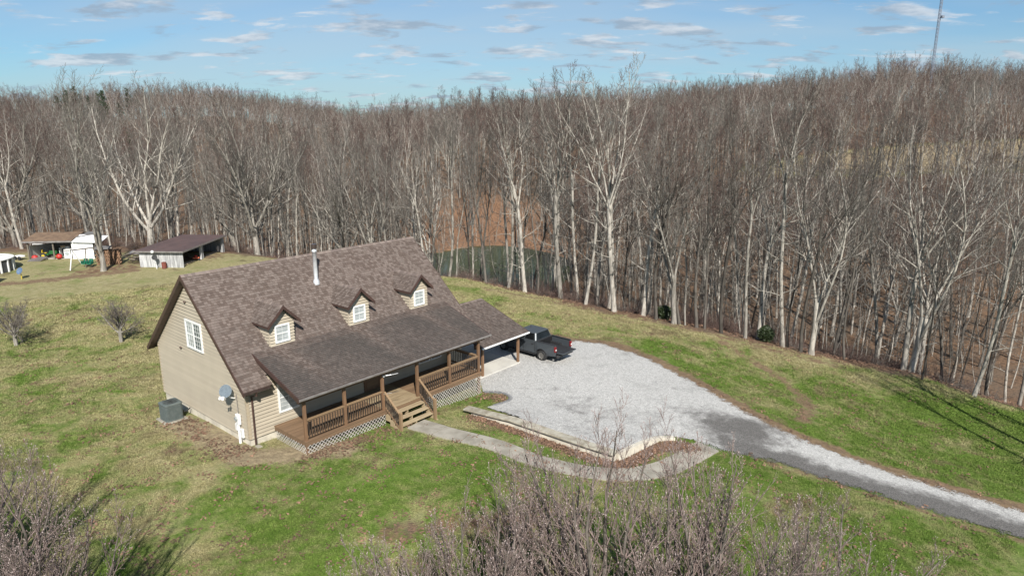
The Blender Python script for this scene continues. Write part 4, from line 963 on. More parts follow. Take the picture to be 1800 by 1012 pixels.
# ------------------------------------------------------------------ outbuildings beyond the left lawn
def build_sheds():
    # lean-to barn of weathered boards, open on its right side
    cx0, cy0 = -34.4, 61.4; ang = math.atan2(-.22, 4.1)
    b = empty('lean_to_barn', (cx0, cy0, tz(cx0, cy0)), ang, 'weathered grey board lean-to barn with brown sheet roof and open side', 'barn')
    W_, Dp, hf, hb = 4.15, 8.0, 1.5, 1.62
    n = 20
    for k in range(n):
        x0 = W_ * k / n; mb = MB(); top = hf - .04; mb.box(x0 + .006, x0 + W_ / n - .006, -.02 + rnd.uniform(-.008, .008), .02, -.12, top); mb.build('wall_board', M['barn'], b)
    for k in range(16):
        y0 = .03 + Dp * k / 16; mb = MB(); mb.box(-.02, .02, y0 + .006, y0 + Dp / 16 - .006, -.2, hf - .04); mb.build('wall_board', M['barn'], b)
        x0 = W_ * k / 16; mb = MB(); mb.box(x0 + .005, x0 + W_ / 16 - .005, Dp - .03, Dp + .01, -.3, hb - .04); mb.build('wall_board', M['barn'], b)
    for k in range(8):
        x0 = -.35 + (W_ + .55) * k / 8; x1 = -.35 + (W_ + .55) * (k + 1) / 8 - .008; mb = MB()
        mb.hexa([(x0, -.35, hf), (x1, -.35, hf), (x1, Dp + .35, hb), (x0, Dp + .35, hb), (x0, -.35, hf + .05), (x1, -.35, hf + .05), (x1, Dp + .35, hb + .05), (x0, Dp + .35, hb + .05)])
        mb.build('roof_sheet', M['barnroof'], b)
    mb = MB(); mb.box(-.36, W_ + .22, -.38, -.352, hf - .07, hf + .055); mb.build('fascia', M['gutter'], b)
    mb = MB(); mb.hexa([(W_ + .20, -.35, hf - .09), (W_ + .23, -.35, hf - .09), (W_ + .23, Dp + .35, hb - .09), (W_ + .20, Dp + .35, hb - .09), (W_ + .20, -.35, hf + .06), (W_ + .23, -.35, hf + .06), (W_ + .23, Dp + .35, hb + .06), (W_ + .20, Dp + .35, hb + .06)]); mb.build('fascia', M['gutter'], b)
    for y, s in ((.05, .06), (3.4, .10), (3.75, .06), (7.7, .12)):
        mb = MB(); mb.box(W_ - .1 - s, W_ - .1 + s, y - s, y + s, -.3, hf + .01 * y - .01); mb.build('post', M['barn'], b, .01)
    for y0, y1 in ((.3, 2.6), (4.0, 7.0)):
        mb = MB(); mb.box(W_ - .75, W_ - .25, y0, y1, .04, .14); mb.build('floor_board', M['floorboards'], b, .01)
    mb = MB(); mb.tube([(W_ - .3, 7.2, .42), (W_ - .25, 7.2, .42)], .3, 14); mb.build('spare_hoop', M['gutter'], b)
    # mower inside
    x, y = cx0 + 3.9, cy0 + 2.75; z = tz(x, y)
    mw = empty('push_mower', (x, y, z), .5, 'orange-red push mower under the lean-to barn roof', 'mower')
    mb = MB(); mb.box(-.32, .32, -.26, .26, .14, .30); mb.build('deck', M['orange'], mw, .05)
    mb = MB(); mb.lathe([(.14, .0), (.15, .12), (.10, .17), (0, .18)], 12, (0, 0, .29)); mb.build('engine', M['red'], mw, fix=False)
    mb = MB(); mb.tube([(-.3, -.2, .25), (-.9, -.2, .75), (-.9, .2, .75), (-.3, .2, .25)], .015, 6); mb.build('handle', M['gutterdark'], mw)
    for sx in (-.26, .26):
        for sy in (-.28, .28): mb = MB(); mb.tube([(sx, sy - .03, .1), (sx, sy + .03, .1)], .1, 12); mb.build('wheel', M['black'], mw)
    # round black target board on a white pole and a red barrel in front of the barn
    x, y = -32.55, 60.75; z = tz(x, y)
    bh = empty('pole_light', (x, y, z), 0, 'white pole with small black dish and lamp in front of the barn', 'pole')
    mb = MB(); mb.tube([(0, 0, -.1), (-.1, .05, .95)], .035, 8); mb.build('pole', M['white'], bh)
    mb = MB(); mb.lathe([(0, 0), (.2, .02), (.24, .06), (.2, .05), (0, .03)], 16); o = mb.build('dish', M['black'], bh, fix=False); o.location = (-.08, -.05, 1.05); o.rotation_euler = (R(70), 0, R(25))
    mb = MB(); mb.tube([(-.12, .05, .9), (-.22, .02, 1.5)], .03, 8); mb.build('arm', M['black'], bh)
    mb = MB(); mb.lathe([(0, 0), (.12, .03), (.14, .15), (.08, .24), (0, .26)], 14); o = mb.build('lamp', M['white'], bh, fix=False); o.location = (-.24, -.02, 1.45)
    x, y = -31.95, 60.9
    br = empty('barrel', (x, y, tz(x, y)), 0, 'rusty red barrel standing before the grey barn wall', 'barrel')
    mb = MB(); mb.lathe([(0, 0), (.2, 0), (.21, .02), (.2, .05), (.2, .17), (.215, .19), (.2, .21), (.2, .36), (.215, .38), (.2, .40), (.2, .55), (.21, .58), (.19, .58), (.19, .52), (0, .52)], 18); mb.build('drum', simple('rusted_red', (.22, .05, .035), (.12, .05, .035), 8, .8), br, fix=False, smooth=False)
    mb = MB(); mb.lathe([(.06, 0), (.06, .03), (0, .03)], 8, (.05, 0, .52)); mb.build('lid_bung', M['black'], br, fix=False)
    # open-fronted machine shed with leaf-strewn roof
    x0, y0 = -46.6, 64.2; z0 = tz(-45, 64.4)
    s = empty('machine_shed', (x0, y0, z0), R(5), 'open-fronted shed with leaf-covered roof, full of garden machines', 'shed')
    Ws, Ds, ze, zr = 4.2, 4.4, 1.72, 2.22
    rf = MB()
    rf.hexa([(-.3, -.25, ze), (Ws, -.25, ze), (Ws, Ds / 2, zr), (-.3, Ds / 2, zr), (-.3, -.25, ze + .09), (Ws, -.25, ze + .09), (Ws, Ds / 2, zr + .09), (-.3, Ds / 2, zr + .09)])
    rf.hexa([(-.3, Ds + .25, ze), (Ws, Ds + .25, ze), (Ws, Ds / 2, zr), (-.3, Ds / 2, zr), (-.3, Ds + .25, ze + .09), (Ws, Ds + .25, ze + .09), (Ws, Ds / 2, zr + .09), (-.3, Ds / 2, zr + .09)])
    rf.build('roof', M['leafroof'], s)
    mb = MB(); mb.box(-.3, Ws, -.30, -.255, ze - .06, ze + .085); mb.build('fascia', M['gutter'], s)
    mb = MB(); mb.box(0, Ws, Ds - .1, Ds, -.2, ze); mb.build('back_wall', M['barnwood'], s)
    mb = MB(); mb.hexa([(-.02, .3, -.2), (.02, .3, -.2), (.02, Ds - .1, -.2), (-.02, Ds - .1, -.2), (-.02, .3, 1.3), (.02, .3, 1.3), (.02, Ds - .1, .9), (-.02, Ds - .1, .9)]); mb.build('side_wall', M['white'], s)
    for x in (.04, 2.35): mb = MB(); mb.box(x - .06, x + .06, -.06, .06, -.2, ze - .01); mb.build('post', M['barnwood'], s, .01)
    mb = MB(); mb.box(0, 6.2, .02, Ds - .1, -.25, .04); mb.build('floor', M['concrete'], s)
    # white boarded end bay with a swept white roof
    for k in range(6):
        mb = MB(); xa = Ws - .15 + k * .33; mb.box(xa + .003, xa + .327, -.05, 0, -.1, 1.62); mb.build('white_panel', M['tarp'], s)
    mb = MB(); P = [(Ws + .05, -.3, 1.72), (Ws + 2.7, -.3, 1.6), (Ws + 2.7, 1.4, 2.0), (Ws + .05, 1.4, 2.16)]; mb.hexa([(a, b_, c - .05) for a, b_, c in P] + P); mb.build('white_roof', M['tarp'], s)
    mb = MB(); P = [(Ws + .02, .6, 1.95), (Ws + 1.3, 1.5, 2.12), (Ws + 1.3, 3, 2.1), (Ws + .02, 3, 2.1)]; mb.hexa([(a, b_, c + .02) for a, b_, c in P] + [(a, b_, c + .09) for a, b_, c in P]); mb.build('felt_roof', M['grayroof'], s)
    def LOC(a, b_): 
        c, q = math.cos(R(5)), math.sin(R(5)); return x0 + a * c - b_ * q, y0 + a * q + b_ * c
    # tractor
    x, y = LOC(1.55, .75); tr = empty('garden_tractor', (x, y, z0 + .04), R(20), 'green garden tractor with yellow seat inside the open shed', 'tractor')
    mb = MB(); mb.box(-.05, .75, -.22, .22, .32, .66); mb.build('hood', M['tractor'], tr, .05)
    mb = MB(); mb.box(-.75, -.05, -.36, .36, .26, .40); mb.build('fender', M['tractor'], tr, .04)
    mb = MB(); mb.box(-.6, -.25, -.17, .17, .42, .5); mb.box(-.66, -.58, -.17, .17, .45, .78); mb.build('seat', M['yellow'], tr, .03)
    mb = MB(); mb.tube([(.02, 0, .6), (-.12, 0, .85)], .02, 6); mb.lathe([(.15, 0), (.17, .015), (.15, .03)], 12, (-.12, 0, .85)); mb.build('steering_wheel', M['black'], tr, fix=False)
    for wx, r_ in ((-.5, .27), (.55, .18)):
        for sy in (-.38, .38): mb = MB(); mb.tube([(wx, sy - .09, r_), (wx, sy + .09, r_)], r_, 16); w = mb.build('wheel', M['black'], tr); mb = MB(); mb.tube([(wx, sy - .1, r_), (wx, sy + .1, r_)], r_ * .5, 12); mb.build('hub', M['yellow'], w)
    # round red cans
    for q, (a, b_, h, lab) in enumerate(((.62, -.15, .42, 'round red fuel can beside the shed corner post'), (2.75, .05, .46, 'red pump housing by the middle shed post'))):
        x, y = LOC(a, b_); rc = empty('red_can', (x, y, z0 + .04), 0, lab, 'can', 'red cans in the machine shed')
        mb = MB(); mb.lathe([(0, 0), (.2, .01), (.27, .12), (.27, .28), (.18, h - .04), (.05, h), (0, h)], 16); mb.build('body', M['red'], rc, fix=False, smooth=True)
        mb = MB(); mb.tube([(-.1, 0, h - .03), (-.06, 0, h + .08), (.06, 0, h + .08), (.1, 0, h - .03)], .02, 6); mb.build('handle', M['black'], rc)
    x, y = LOC(3.55, .25); wa = empty('washing_machine', (x, y, z0 + .04), R(5), 'white washing machine standing in the open shed', 'appliance')
    mb = MB(); mb.box(-.3, .3, -.3, .3, 0, .88); mb.build('cabinet', M['white'], wa, .03)
    mb = MB(); mb.tube([(0, -.30, .5), (0, -.33, .5)], .19, 18); mb.build('door', M['blind'], wa)
    mb = MB(); mb.box(-.27, .27, -.31, -.29, .74, .84); mb.build('control_panel', M['gutter'], wa)
    x, y = LOC(2.85, 1.1); cr = empty('shelf_of_boxes', (x, y, z0 + .04), R(5), 'pale shelf with boxes behind the washing machine', 'shelf')
    mb = MB(); mb.box(-.5, .5, -.2, .2, .84, .88); mb.box(-.5, -.46, -.2, .2, 0, .84); mb.box(.46, .5, -.2, .2, 0, .84); mb.build('frame', M['white'], cr)
    mb = MB(); mb.box(-.35, .05, -.15, .15, .885, 1.1); mb.build('box', M['floorboards'], cr); mb = MB(); mb.box(.1, .4, -.15, .15, .885, 1.02); mb.build('box', M['white'], cr)
    x, y = LOC(.95, -.6); rp = empty('loading_ramp', (x, y, tz(x, y)), R(10), 'grey metal loading ramp lying before the shed', 'ramp')
    for k in range(6): mb = MB(); mb.hexa([(-.55 + k * .2, -.5, .02), (-.40 + k * .2, -.5, .02), (-.15 + k * .2, .5, .24), (-.30 + k * .2, .5, .24), (-.55 + k * .2, -.5, .06), (-.40 + k * .2, -.5, .06), (-.15 + k * .2, .5, .28), (-.30 + k * .2, .5, .28)]); mb.build('plank', M['gutter'], rp)
    x, y = LOC(-.75, -.1); qd = empty('small_trailer', (x, y, tz(x, y)), R(-20), 'small black-wheeled cart beside the shed corner', 'cart')
    mb = MB(); mb.box(-.4, .4, -.25, .25, .25, .45); mb.build('tub', M['white'], qd, .04)
    for sx in (-.28, .28): mb = MB(); mb.tube([(sx, -.32, .2), (sx, -.24, .2)], .2, 14); mb.build('wheel', M['black'], qd)
    mb = MB(); mb.tube([(-.4, 0, .35), (-.9, 0, .5)], .02, 6); mb.build('handle', M['black'], qd)
    # swing frame
    x, y = -39.4, 61.2; z = tz(x, y); sw = empty('swing_frame', (x, y, z), R(-8), 'white-legged swing frame with green seats beside the log pile', 'swing')
    mb = MB(); mb.tube([(-1.1, 0, 1.55), (.9, .2, 1.8)], .05, 8); mb.build('crossbar', M['gutterdark'], sw)
    for p, q in (((-1.1, 0, 1.55), (-.35, -1.4, -.05)), ((-1.1, 0, 1.55), (-1.0, .9, -.05)), ((.9, .2, 1.8), (1.0, 1.2, -.05)), ((.2, .15, 1.7), (.15, -.1, -.05))):
        mb = MB(); mb.tube([p, q], .045, 8); mb.build('leg', M['white'] if q[0] < 0 else M['barnwood'], sw)
    for a in (.0, .55):
        mb = MB(); mb.box(a - .2, a + .2, -.22, .22, .30, .36); mb.box(a - .2, a + .2, .18, .24, .36, .78); mb.box(a - .22, a - .17, -.22, .2, .36, .6); mb.box(a + .17, a + .22, -.22, .2, .36, .6); mb.build('seat', M['green'], sw, .02)
        mb = MB()
        for e_ in (-.18, .18): mb.tube([(a + e_, 0, .36), (a + e_ * .7, .1, 1.68)], .01, 4)
        mb.build('chain', M['gutter'], sw)
    # log pile under a dark cover
    x, y = -37.75, 62.4; z = tz(x, y); lp = empty('log_pile', (x, y, z), R(12), 'stack of brown firewood under a grey cover behind the yard tree', 'firewood'); n_ = 0
    lm = MB(); lm.tube([(0, -.25, 0), (0, .25, 0)], .085, 8); lme = lm.mesh('log', M['log'])
    for row in range(10):
        for c_ in range(12):
            o = link('log', lme, lp, (-1.05 + c_ * .175 + (row % 2) * .085 + rnd.uniform(-.02, .02), rnd.uniform(-.06, .06), .08 + row * .145)); o.rotation_euler = (rnd.uniform(-.1, .1), rnd.uniform(0, 3), rnd.uniform(-.12, .12)); k_ = rnd.uniform(.8, 1.1); o.scale = (k_, rnd.uniform(.8, 1.2), k_)
    mb = MB(); mb.hexa([(-1.25, -.45, 1.50), (.2, -.45, 1.50), (.2, .45, 1.62), (-1.25, .45, 1.62), (-1.15, -.4, 1.58), (.2, -.4, 1.58), (.2, .4, 1.72), (-1.15, .4, 1.72)]); mb.build('cover', M['grayroof'], lp, .03)
    # scrap pile of long timbers
    x, y = -35.6, 63.3; z = tz(x, y); sp = empty('timber_pile', (x, y, z), 0, 'untidy pile of old timbers and sheets between tree and barn', 'timber')
    for k in range(14):
        a = Vector((rnd.uniform(-1.3, .3), rnd.uniform(-.8, .6), rnd.uniform(.05, .7))); dvec = Vector((rnd.uniform(.5, 1.5), rnd.uniform(-.4, 1.0), rnd.uniform(-.3, .4))); mb = MB(); mb.bar(a, a + dvec, rnd.uniform(.05, .16), rnd.uniform(.04, .1)); mb.build('timber', rnd.choice([M['barnwood'], M['log'], M['gutterdark'], M['barnwood']]), sp)
    mb = MB(); mb.hexa([(-1.2, .3, .72), (.5, .1, .74), (.7, 1.0, .92), (-1.1, 1.2, .9), (-1.2, .3, .76), (.5, .1, .78), (.7, 1.0, .96), (-1.1, 1.2, .94)]); mb.build('sheet', M['gutter'], sp)
    # above-ground pool, its edge just in view
    x, y = -47.35, 59.2; z = tz(x, y); pl = empty('swimming_pool', (x, y, z), 0, 'round above-ground pool with dark wall and white uprights', 'pool'); r_ = 2.35
    mb = MB(); mb.lathe([(r_, -.1), (r_, 1.08)], 40); mb.build('wall', M['pool'], pl, fix=False)
    mb = MB(); mb.lathe([(r_ - .12, 1.06), (r_ - .12, 1.12), (r_ + .12, 1.12), (r_ + .12, 1.06), (r_ - .12, 1.06)], 40); mb.build('rim', M['white'], pl, fix=False)
    mb = MB(); mb.lathe([(0, .98), (r_ * .4, 1.0), (r_ - .01, 1.0)], 40); mb.build('winter_cover', M['tarp'], pl, fix=False)
    for k in range(20):
        a = 2 * math.pi * k / 20; mb = MB(); mb.box(-.06, .06, -.05, .05, -.1, 1.06); o = mb.build('upright', M['white'], pl); o.location = ((r_ + .05) * math.cos(a), (r_ + .05) * math.sin(a), 0); o.rotation_euler.z = a + math.pi / 2
    for k in (-.25, .25): mb = MB(); mb.tube([(1.9 + k * .3, -1.4 + k, .0), (1.75 + k * .3, -1.25 + k, 1.5), (1.5 + k * .3, -1.05 + k, 1.55), (1.45 + k * .3, -1.0 + k, 1.0)], .03, 6); mb.build('ladder_rail', M['white'], pl)
    # blue round dish on a post
    x, y = -42.1, 56.7; gd = empty('ground_dish', (x, y, tz(x, y)), 0, 'small blue round dish on a yellow post in the lawn', 'dish')
    mb = MB(); mb.tube([(0, 0, -.1), (0, 0, .45)], .035, 8); mb.build('post', M['yellow'], gd)
    mb = MB(); mb.lathe([(0, .02), (.2, .03), (.30, .10), (.31, .09), (.2, .0), (0, -.02)], 20); o = mb.build('reflector', simple('dish_blue', (.11, .17, .27), None, 5, .5), gd, fix=False, smooth=True); o.location = (0, -.02, .68); o.rotation_euler = (R(62), 0, R(-15))
    # white garden box at the frame's edge
    x, y = -43.85, 55.0; gb = empty('storage_box', (x, y, tz(x, y)), 0, 'white storage box with low pitched lid beside the pool', 'storage box')
    mb = MB(); mb.box(-.7, .7, -.5, .5, -.05, 1.05); mb.build('box', M['white'], gb, .02)
    mb = MB(); mb.hexa([(-.75, -.55, 1.052), (.75, -.55, 1.052), (.75, .55, 1.052), (-.75, .55, 1.052), (-.7, -.05, 1.25), (.7, -.05, 1.25), (.7, .05, 1.25), (-.7, .05, 1.25)]); mb.build('lid', M['white'], gb)
    # goal-like white frame among the trees
    x, y = -48.6, 69.0; fr = empty('pipe_frame', (x, y, tz(x, y)), 0, 'low white pipe frame under the leaning trees', 'frame')
    mb = MB(); mb.tube([(-.9, 0, -.1), (-.9, 0, .8), (1.0, 0, .8), (1.1, 0, -.1)], .04, 8); mb.build('hoop', M['white'], fr)
    mb = MB(); mb.tube([(1.0, 0, .8), (1.6, -.6, -.1)], .035, 8); mb.build('brace', M['white'], fr)
build_sheds()

# ------------------------------------------------------------------ trees
def norm(v): return v / np.maximum(np.linalg.norm(v, axis=-1, keepdims=True), 1e-9)
def grow(rg, p, d, ln, r, K, wander=.12, trop=.05, tip=.3):
    N = len(p); nodes = np.empty((N, K + 1, 3)); nodes[:, 0] = p; d = norm(d)
    st = (ln / K)[:, None]
    for k in range(K):
        d = norm(d + rg.normal(0, wander, (N, 3)) + np.array([0, 0, trop])); nodes[:, k + 1] = nodes[:, k] + d * st
    rad = r[:, None] * (1 - (1 - tip) * np.linspace(0, 1, K + 1)[None, :] ** .9)
    return nodes, rad
def kids(rg, nodes, rad, lens, n, t0, t1, a0, a1, lf, rf, rmax=9.0, jit=(.7, 1.2), lift=0.0):
    N, K1, _ = nodes.shape
    t = t0 + (t1 - t0) * (np.arange(n)[None, :] + rg.random((N, n))) / n
    f = t * (K1 - 1); i = np.minimum(f.astype(int), K1 - 2); w = (f - i)[..., None]; ar = np.arange(N)[:, None]
    a = nodes[ar, i]; b = nodes[ar, i + 1]; pos = a * (1 - w) + b * w; tan = norm(b - a)
    ref = np.where(np.abs(tan[..., 2:3]) < .9, np.array([0, 0, 1.0]), np.array([1.0, 0, 0])); u = norm(np.cross(tan, ref)); v = np.cross(tan, u)
    ph = (np.arange(n)[None, :] * 2.399 + rg.random((N, 1)) * 6.28 + rg.normal(0, .5, (N, n)))[..., None]
    an = np.radians(a0 + (a1 - a0) * ((t - t0) / max(t1 - t0, 1e-6)) + rg.normal(0, 7, t.shape))[..., None]
    d = np.cos(an) * tan + np.sin(an) * (np.cos(ph) * u + np.sin(ph) * v); d[..., 2] += lift
    ln = lens[:, None] * lf(t) * rg.uniform(jit[0], jit[1], t.shape)
    pr = rad[ar, i] * (1 - w[..., 0]) + rad[ar, i + 1] * w[..., 0]; r = np.minimum(pr * rf, rmax)
    return pos.reshape(-1, 3), norm(d).reshape(-1, 3), ln.ravel(), r.ravel()
def tubes(nodes, rad, sides):
    N, K1, _ = nodes.shape
    tan = np.empty_like(nodes); tan[:, 1:-1] = nodes[:, 2:] - nodes[:, :-2]; tan[:, 0] = nodes[:, 1] - nodes[:, 0]; tan[:, -1] = nodes[:, -1] - nodes[:, -2]; tan = norm(tan)
    m = norm(nodes[:, -1] - nodes[:, 0]); ref = np.where(np.abs(m[:, 2:3]) < .8, np.array([0, 0, 1.0]), np.array([1.0, 0, 0]))[:, None, :]
    u = norm(np.cross(tan, np.broadcast_to(ref, tan.shape))); v = np.cross(tan, u)
    th = np.arange(sides) * 2 * np.pi / sides
    V = nodes[:, :, None, :] + rad[:, :, None, None] * (np.cos(th)[None, None, :, None] * u[:, :, None, :] + np.sin(th)[None, None, :, None] * v[:, :, None, :])
    idx = np.arange(N * K1 * sides).reshape(N, K1, sides); n2 = np.roll(idx, -1, axis=2)
    Q = np.stack([idx[:, :-1], n2[:, :-1], n2[:, 1:], idx[:, 1:]], -1).reshape(-1, 4)
    return V.reshape(-1, 3), Q
def join(parts):
    Vs, Qs, o = [], [], 0
    for V, Q in parts: Vs.append(V); Qs.append(Q + o); o += len(V)
    return np.concatenate(Vs), np.concatenate(Qs)
def flare(nodes, rad, amt=.5):
    h = nodes[:, :, 2] - nodes[:, :1, 2]; return rad * (1 + amt * np.exp(-np.maximum(h, 0) / .5))
def tree_tall(seed, h=20., r=.22, n1=20, n2=7, n3=7, n4=3, cb=.42, lean=.03, spread=.25, tw=.012, K0=14):
    rg = np.random.default_rng(seed); d0 = np.array([[rg.normal(0, lean), rg.normal(0, lean), 1.0]])
    n0, r0 = grow(rg, np.array([[0, 0, -.3]]), d0, np.array([h]), np.array([r]), K0, .035, .04, .16); r0 = flare(n0, r0)
    tr = [tubes(n0, r0, 8)]; l0 = np.array([h])
    p, d, ln, rr = kids(rg, n0, r0, l0, n1, cb, .98, 62, 26, lambda t: spread * (1.02 - .72 * np.clip((t - cb) / (1 - cb), 0, 1)), .5, jit=(.6, 1.25))
    n_1, r_1 = grow(rg, p, d, ln, rr, 7, .12, .10, .22); tr.append(tubes(n_1, r_1, 5))
    # broken stubs and a few low limbs
    p, d, l_, q = kids(rg, n0, r0, l0, 5, .15, cb, 70, 55, lambda t: .07 + 0 * t, .22, .05); ns, rs = grow(rg, p, d, l_, q, 4, .15, .02, .3); tr.append(tubes(ns, rs, 4))
    p, d, l2, q = kids(rg, n_1, r_1, ln, n2, .18, 1.0, 48, 28, lambda t: .55 - .25 * t, .55, .05); n_2, r_2 = grow(rg, p, d, l2, q, 4, .15, .09, .3)
    cr = [tubes(n_2, r_2, 3)]
    p, d, l3, q = kids(rg, n_2, r_2, l2, n3, .15, 1.0, 48, 30, lambda t: .6 - .25 * t, .6, .022); q = np.maximum(q, tw); n_3, r_3 = grow(rg, p, d, l3, q, 2, .14, .10, .5); cr.append(tubes(n_3, r_3, 3))
    if n4:
        p, d, l4, q = kids(rg, n_3, r_3, l3, n4, .3, 1.0, 42, 25, lambda t: .65 - .1 * t, .7, .012); q = np.maximum(q, tw * .75); n_4, r_4 = grow(rg, p, d, l4, q, 2, .12, .08, .5); cr.append(tubes(n_4, r_4, 3))
    return join(tr), join(cr)
def tree_multi(seed, h=17., r=.36, h0=3.0, n1=5, n2=13, n3=8, n4=5, a=(14, 34), tw=.012, low=False):
    rg = np.random.default_rng(seed)
    n0, r0 = grow(rg, np.array([[0, 0, -.3]]), np.array([[rg.normal(0, .06), rg.normal(0, .06), 1.0]]), np.array([h0 + .3]), np.array([r]), 9 if low else 5, .03, .02, .7 if low else .8); r0 = flare(n0, r0, .4)
    tr = [tubes(n0, r0, 9)]
    p, d, ln, q = kids(rg, n0, r0, np.array([h0]), n1, .88 if low else .55, 1.0, a[1], a[0], lambda t: (h - h0) / h0 + 0 * t, .62, jit=(.8, 1.08)); n_1, r_1 = grow(rg, p, d, ln, q, 10, .075, .05, .14); tr.append(tubes(n_1, r_1, 7))
    if low:
        p, d, l_, q = kids(rg, n0, r0, np.array([h0]), 9, .25, .95, 72, 50, lambda t: .12 + .2 * t, .3, .05); ns, rs = grow(rg, p, d, l_, q, 5, .14, .05, .25); tr.append(tubes(ns, rs, 4))
        p, d, l_, q = kids(rg, ns, rs, l_, 6, .2, 1, 50, 30, lambda t: .45 - .2 * t, .5, .02); ns, rs = grow(rg, p, d, l_, np.maximum(q, .01), 3, .14, .05, .4); tr.append(tubes(ns, rs, 3))
    p, d, l2, q = kids(rg, n_1, r_1, ln, n2, .18, 1.0, 46, 20, lambda t: .40 - .26 * t, .6, .08); n_2, r_2 = grow(rg, p, d, l2, q, 6, .12, .07, .25); tr.append(tubes(n_2, r_2, 4))
    p, d, l3, q = kids(rg, n_2, r_2, l2, n3, .15, 1.0, 46, 28, lambda t: .45 - .2 * t, .55, .026); q = np.maximum(q, tw); n_3, r_3 = grow(rg, p, d, l3, q, 3, .14, .09, .4)
    cr = [tubes(n_3, r_3, 3)]
    p, d, l4, q = kids(rg, n_3, r_3, l3, n4, .2, 1.0, 42, 26, lambda t: .5 - .15 * t, .7, .012); q = np.maximum(q, tw * .75); n_4, r_4 = grow(rg, p, d, l4, q, 2, .13, .08, .5); cr.append(tubes(n_4, r_4, 3))
    return join(tr), join(cr)
def tree_sapling(seed, h=10., r=.06, n1=16, n2=5, n3=4):
    rg = np.random.default_rng(seed); n0, r0 = grow(rg, np.array([[0, 0, -.2]]), np.array([[rg.normal(0, .06), rg.normal(0, .06), 1.0]]), np.array([h]), np.array([r]), 9, .05, .05, .15)
    p, d, ln, q = kids(rg, n0, r0, np.array([h]), n1, .25, 1.0, 58, 30, lambda t: .20 - .12 * t, .45, .03); n_1, r_1 = grow(rg, p, d, ln, q, 4, .14, .08, .3)
    p, d, l2, q = kids(rg, n_1, r_1, ln, n2, .2, 1.0, 45, 30, lambda t: .5 - .2 * t, .6, .015); q = np.maximum(q, .009); n_2, r_2 = grow(rg, p, d, l2, q, 2, .14, .06, .5)
    p, d, l3, q = kids(rg, n_2, r_2, l2, n3, .2, 1.0, 45, 30, lambda t: .5 - .15 * t, .7, .01); q = np.maximum(q, .008); n_3, r_3 = grow(rg, p, d, l3, q, 1, .14, .06, .5)
    return tubes(n0, r0, 6), join([tubes(n_1, r_1, 3), tubes(n_2, r_2, 3), tubes(n_3, r_3, 3)])
def two(nm, tc, mt='bark', mc='twig'):
    (Vt, Qt), (Vc, Qc) = tc; return fast_mesh(nm + '_trunk', Vt, Qt, [M[mt]]), fast_mesh(nm + '_crown', Vc, Qc, [M[mc]])
def one(nm, tc, mt='bark', mc='twig'):
    (Vt, Qt), (Vc, Qc) = tc; mi = np.concatenate([np.zeros(len(Qt), int), np.ones(len(Qc), int)])
    return fast_mesh(nm, np.concatenate([Vt, Vc]), np.concatenate([Qt, Qc + len(Vt)]), [M[mt], M[mc]], mi)
def plant(nm, pair, x, y, rz, sc, label, cat, group, sz=None, lean=(0, 0), z=None):
    o = empty(nm, (x, y, (tz(x, y) if z is None else z) - .05), rz, label, cat, group); o.scale = (sc, sc, sz or sc); o.rotation_euler = (lean[0], lean[1], rz)
    for part, me in zip(('trunk', 'crown'), pair): link(part, me, o)
    return o
def fork(seed, h, r, h0, n1, a, tw=.013, n2=11, n3=7, n4=3):
    return tree_multi(seed, h, r, h0, n1, n2, n3, n4, a, tw, low=True)
TALL = [two('tall0', fork(100, 19.5, .145, 12.0, 3, (6, 16)), 'bark', 'twig'), two('tall1', fork(101, 19.5, .165, 10.0, 4, (9, 22)), 'bark', 'twigred'), two('tall2', fork(102, 18.5, .13, 8.5, 4, (8, 24)), 'barkdark', 'twig'),
        two('tall3', fork(103, 20, .15, 13.0, 3, (6, 16)), 'bark', 'twig'), two('tall4', fork(104, 19.5, .20, 9.0, 5, (12, 26)), 'bark', 'twigred'), two('tall5', fork(105, 18, .14, 6.5, 5, (12, 30)), 'barkdark', 'twigred')]
MULTI = [two('multi%d' % i, tree_multi(200 + i, 17, [.26, .33, .24, .20][i], [2.6, 3.2, 2.2, 4.0][i], [5, 6, 4, 3][i], 14, 8, 5, [(14, 32), (16, 38), (12, 28), (8, 20)][i])) for i in range(4)]
SAP = [two('sap%d' % i, tree_sapling(300 + i, 12, .075), 'bark' if i % 2 else 'barkdark') for i in range(3)]

def px_to_xy(u, v, z):
    """world point on the level z under a bearing measured in the photograph (survey helper)"""
    th = R(13.759); f = 1191.557; d = Vector(((u - 900) / f, math.cos(th) + math.sin(th) * (506 - v) / f, -math.sin(th) + math.cos(th) * (506 - v) / f)); k = (z - 13) / d.z; return d.x * k, d.y * k
trees_xy = []
def kind_of(pl):
    for lst, nm in ((MULTI, 'forked'), (SAP, 'slender young')):
        if any(pl is q for q in lst): return nm
    return 'tall dark-barked' if pl is TALL[2] or pl is TALL[5] else ('reddish-topped' if pl is TALL[1] or pl is TALL[4] else 'tall pale-trunked')
def zone_of(x, y):
    if x < -38: return 'behind the machine shed'
    if x < -24: return 'behind the lean-to barn'
    if x < -8: return 'beyond the house roof'
    if x < 5 and y > 80: return 'around the pond'
    if x < 5: return 'between lawn and pond'
    if x < 16: return 'across the lawn from the gravel'
    return 'above the lower lawn'
W_LAB = 'bare hardwood tree standing in the dense grey wood'; W_GRP = 'bare trees of the wood behind the lawn'
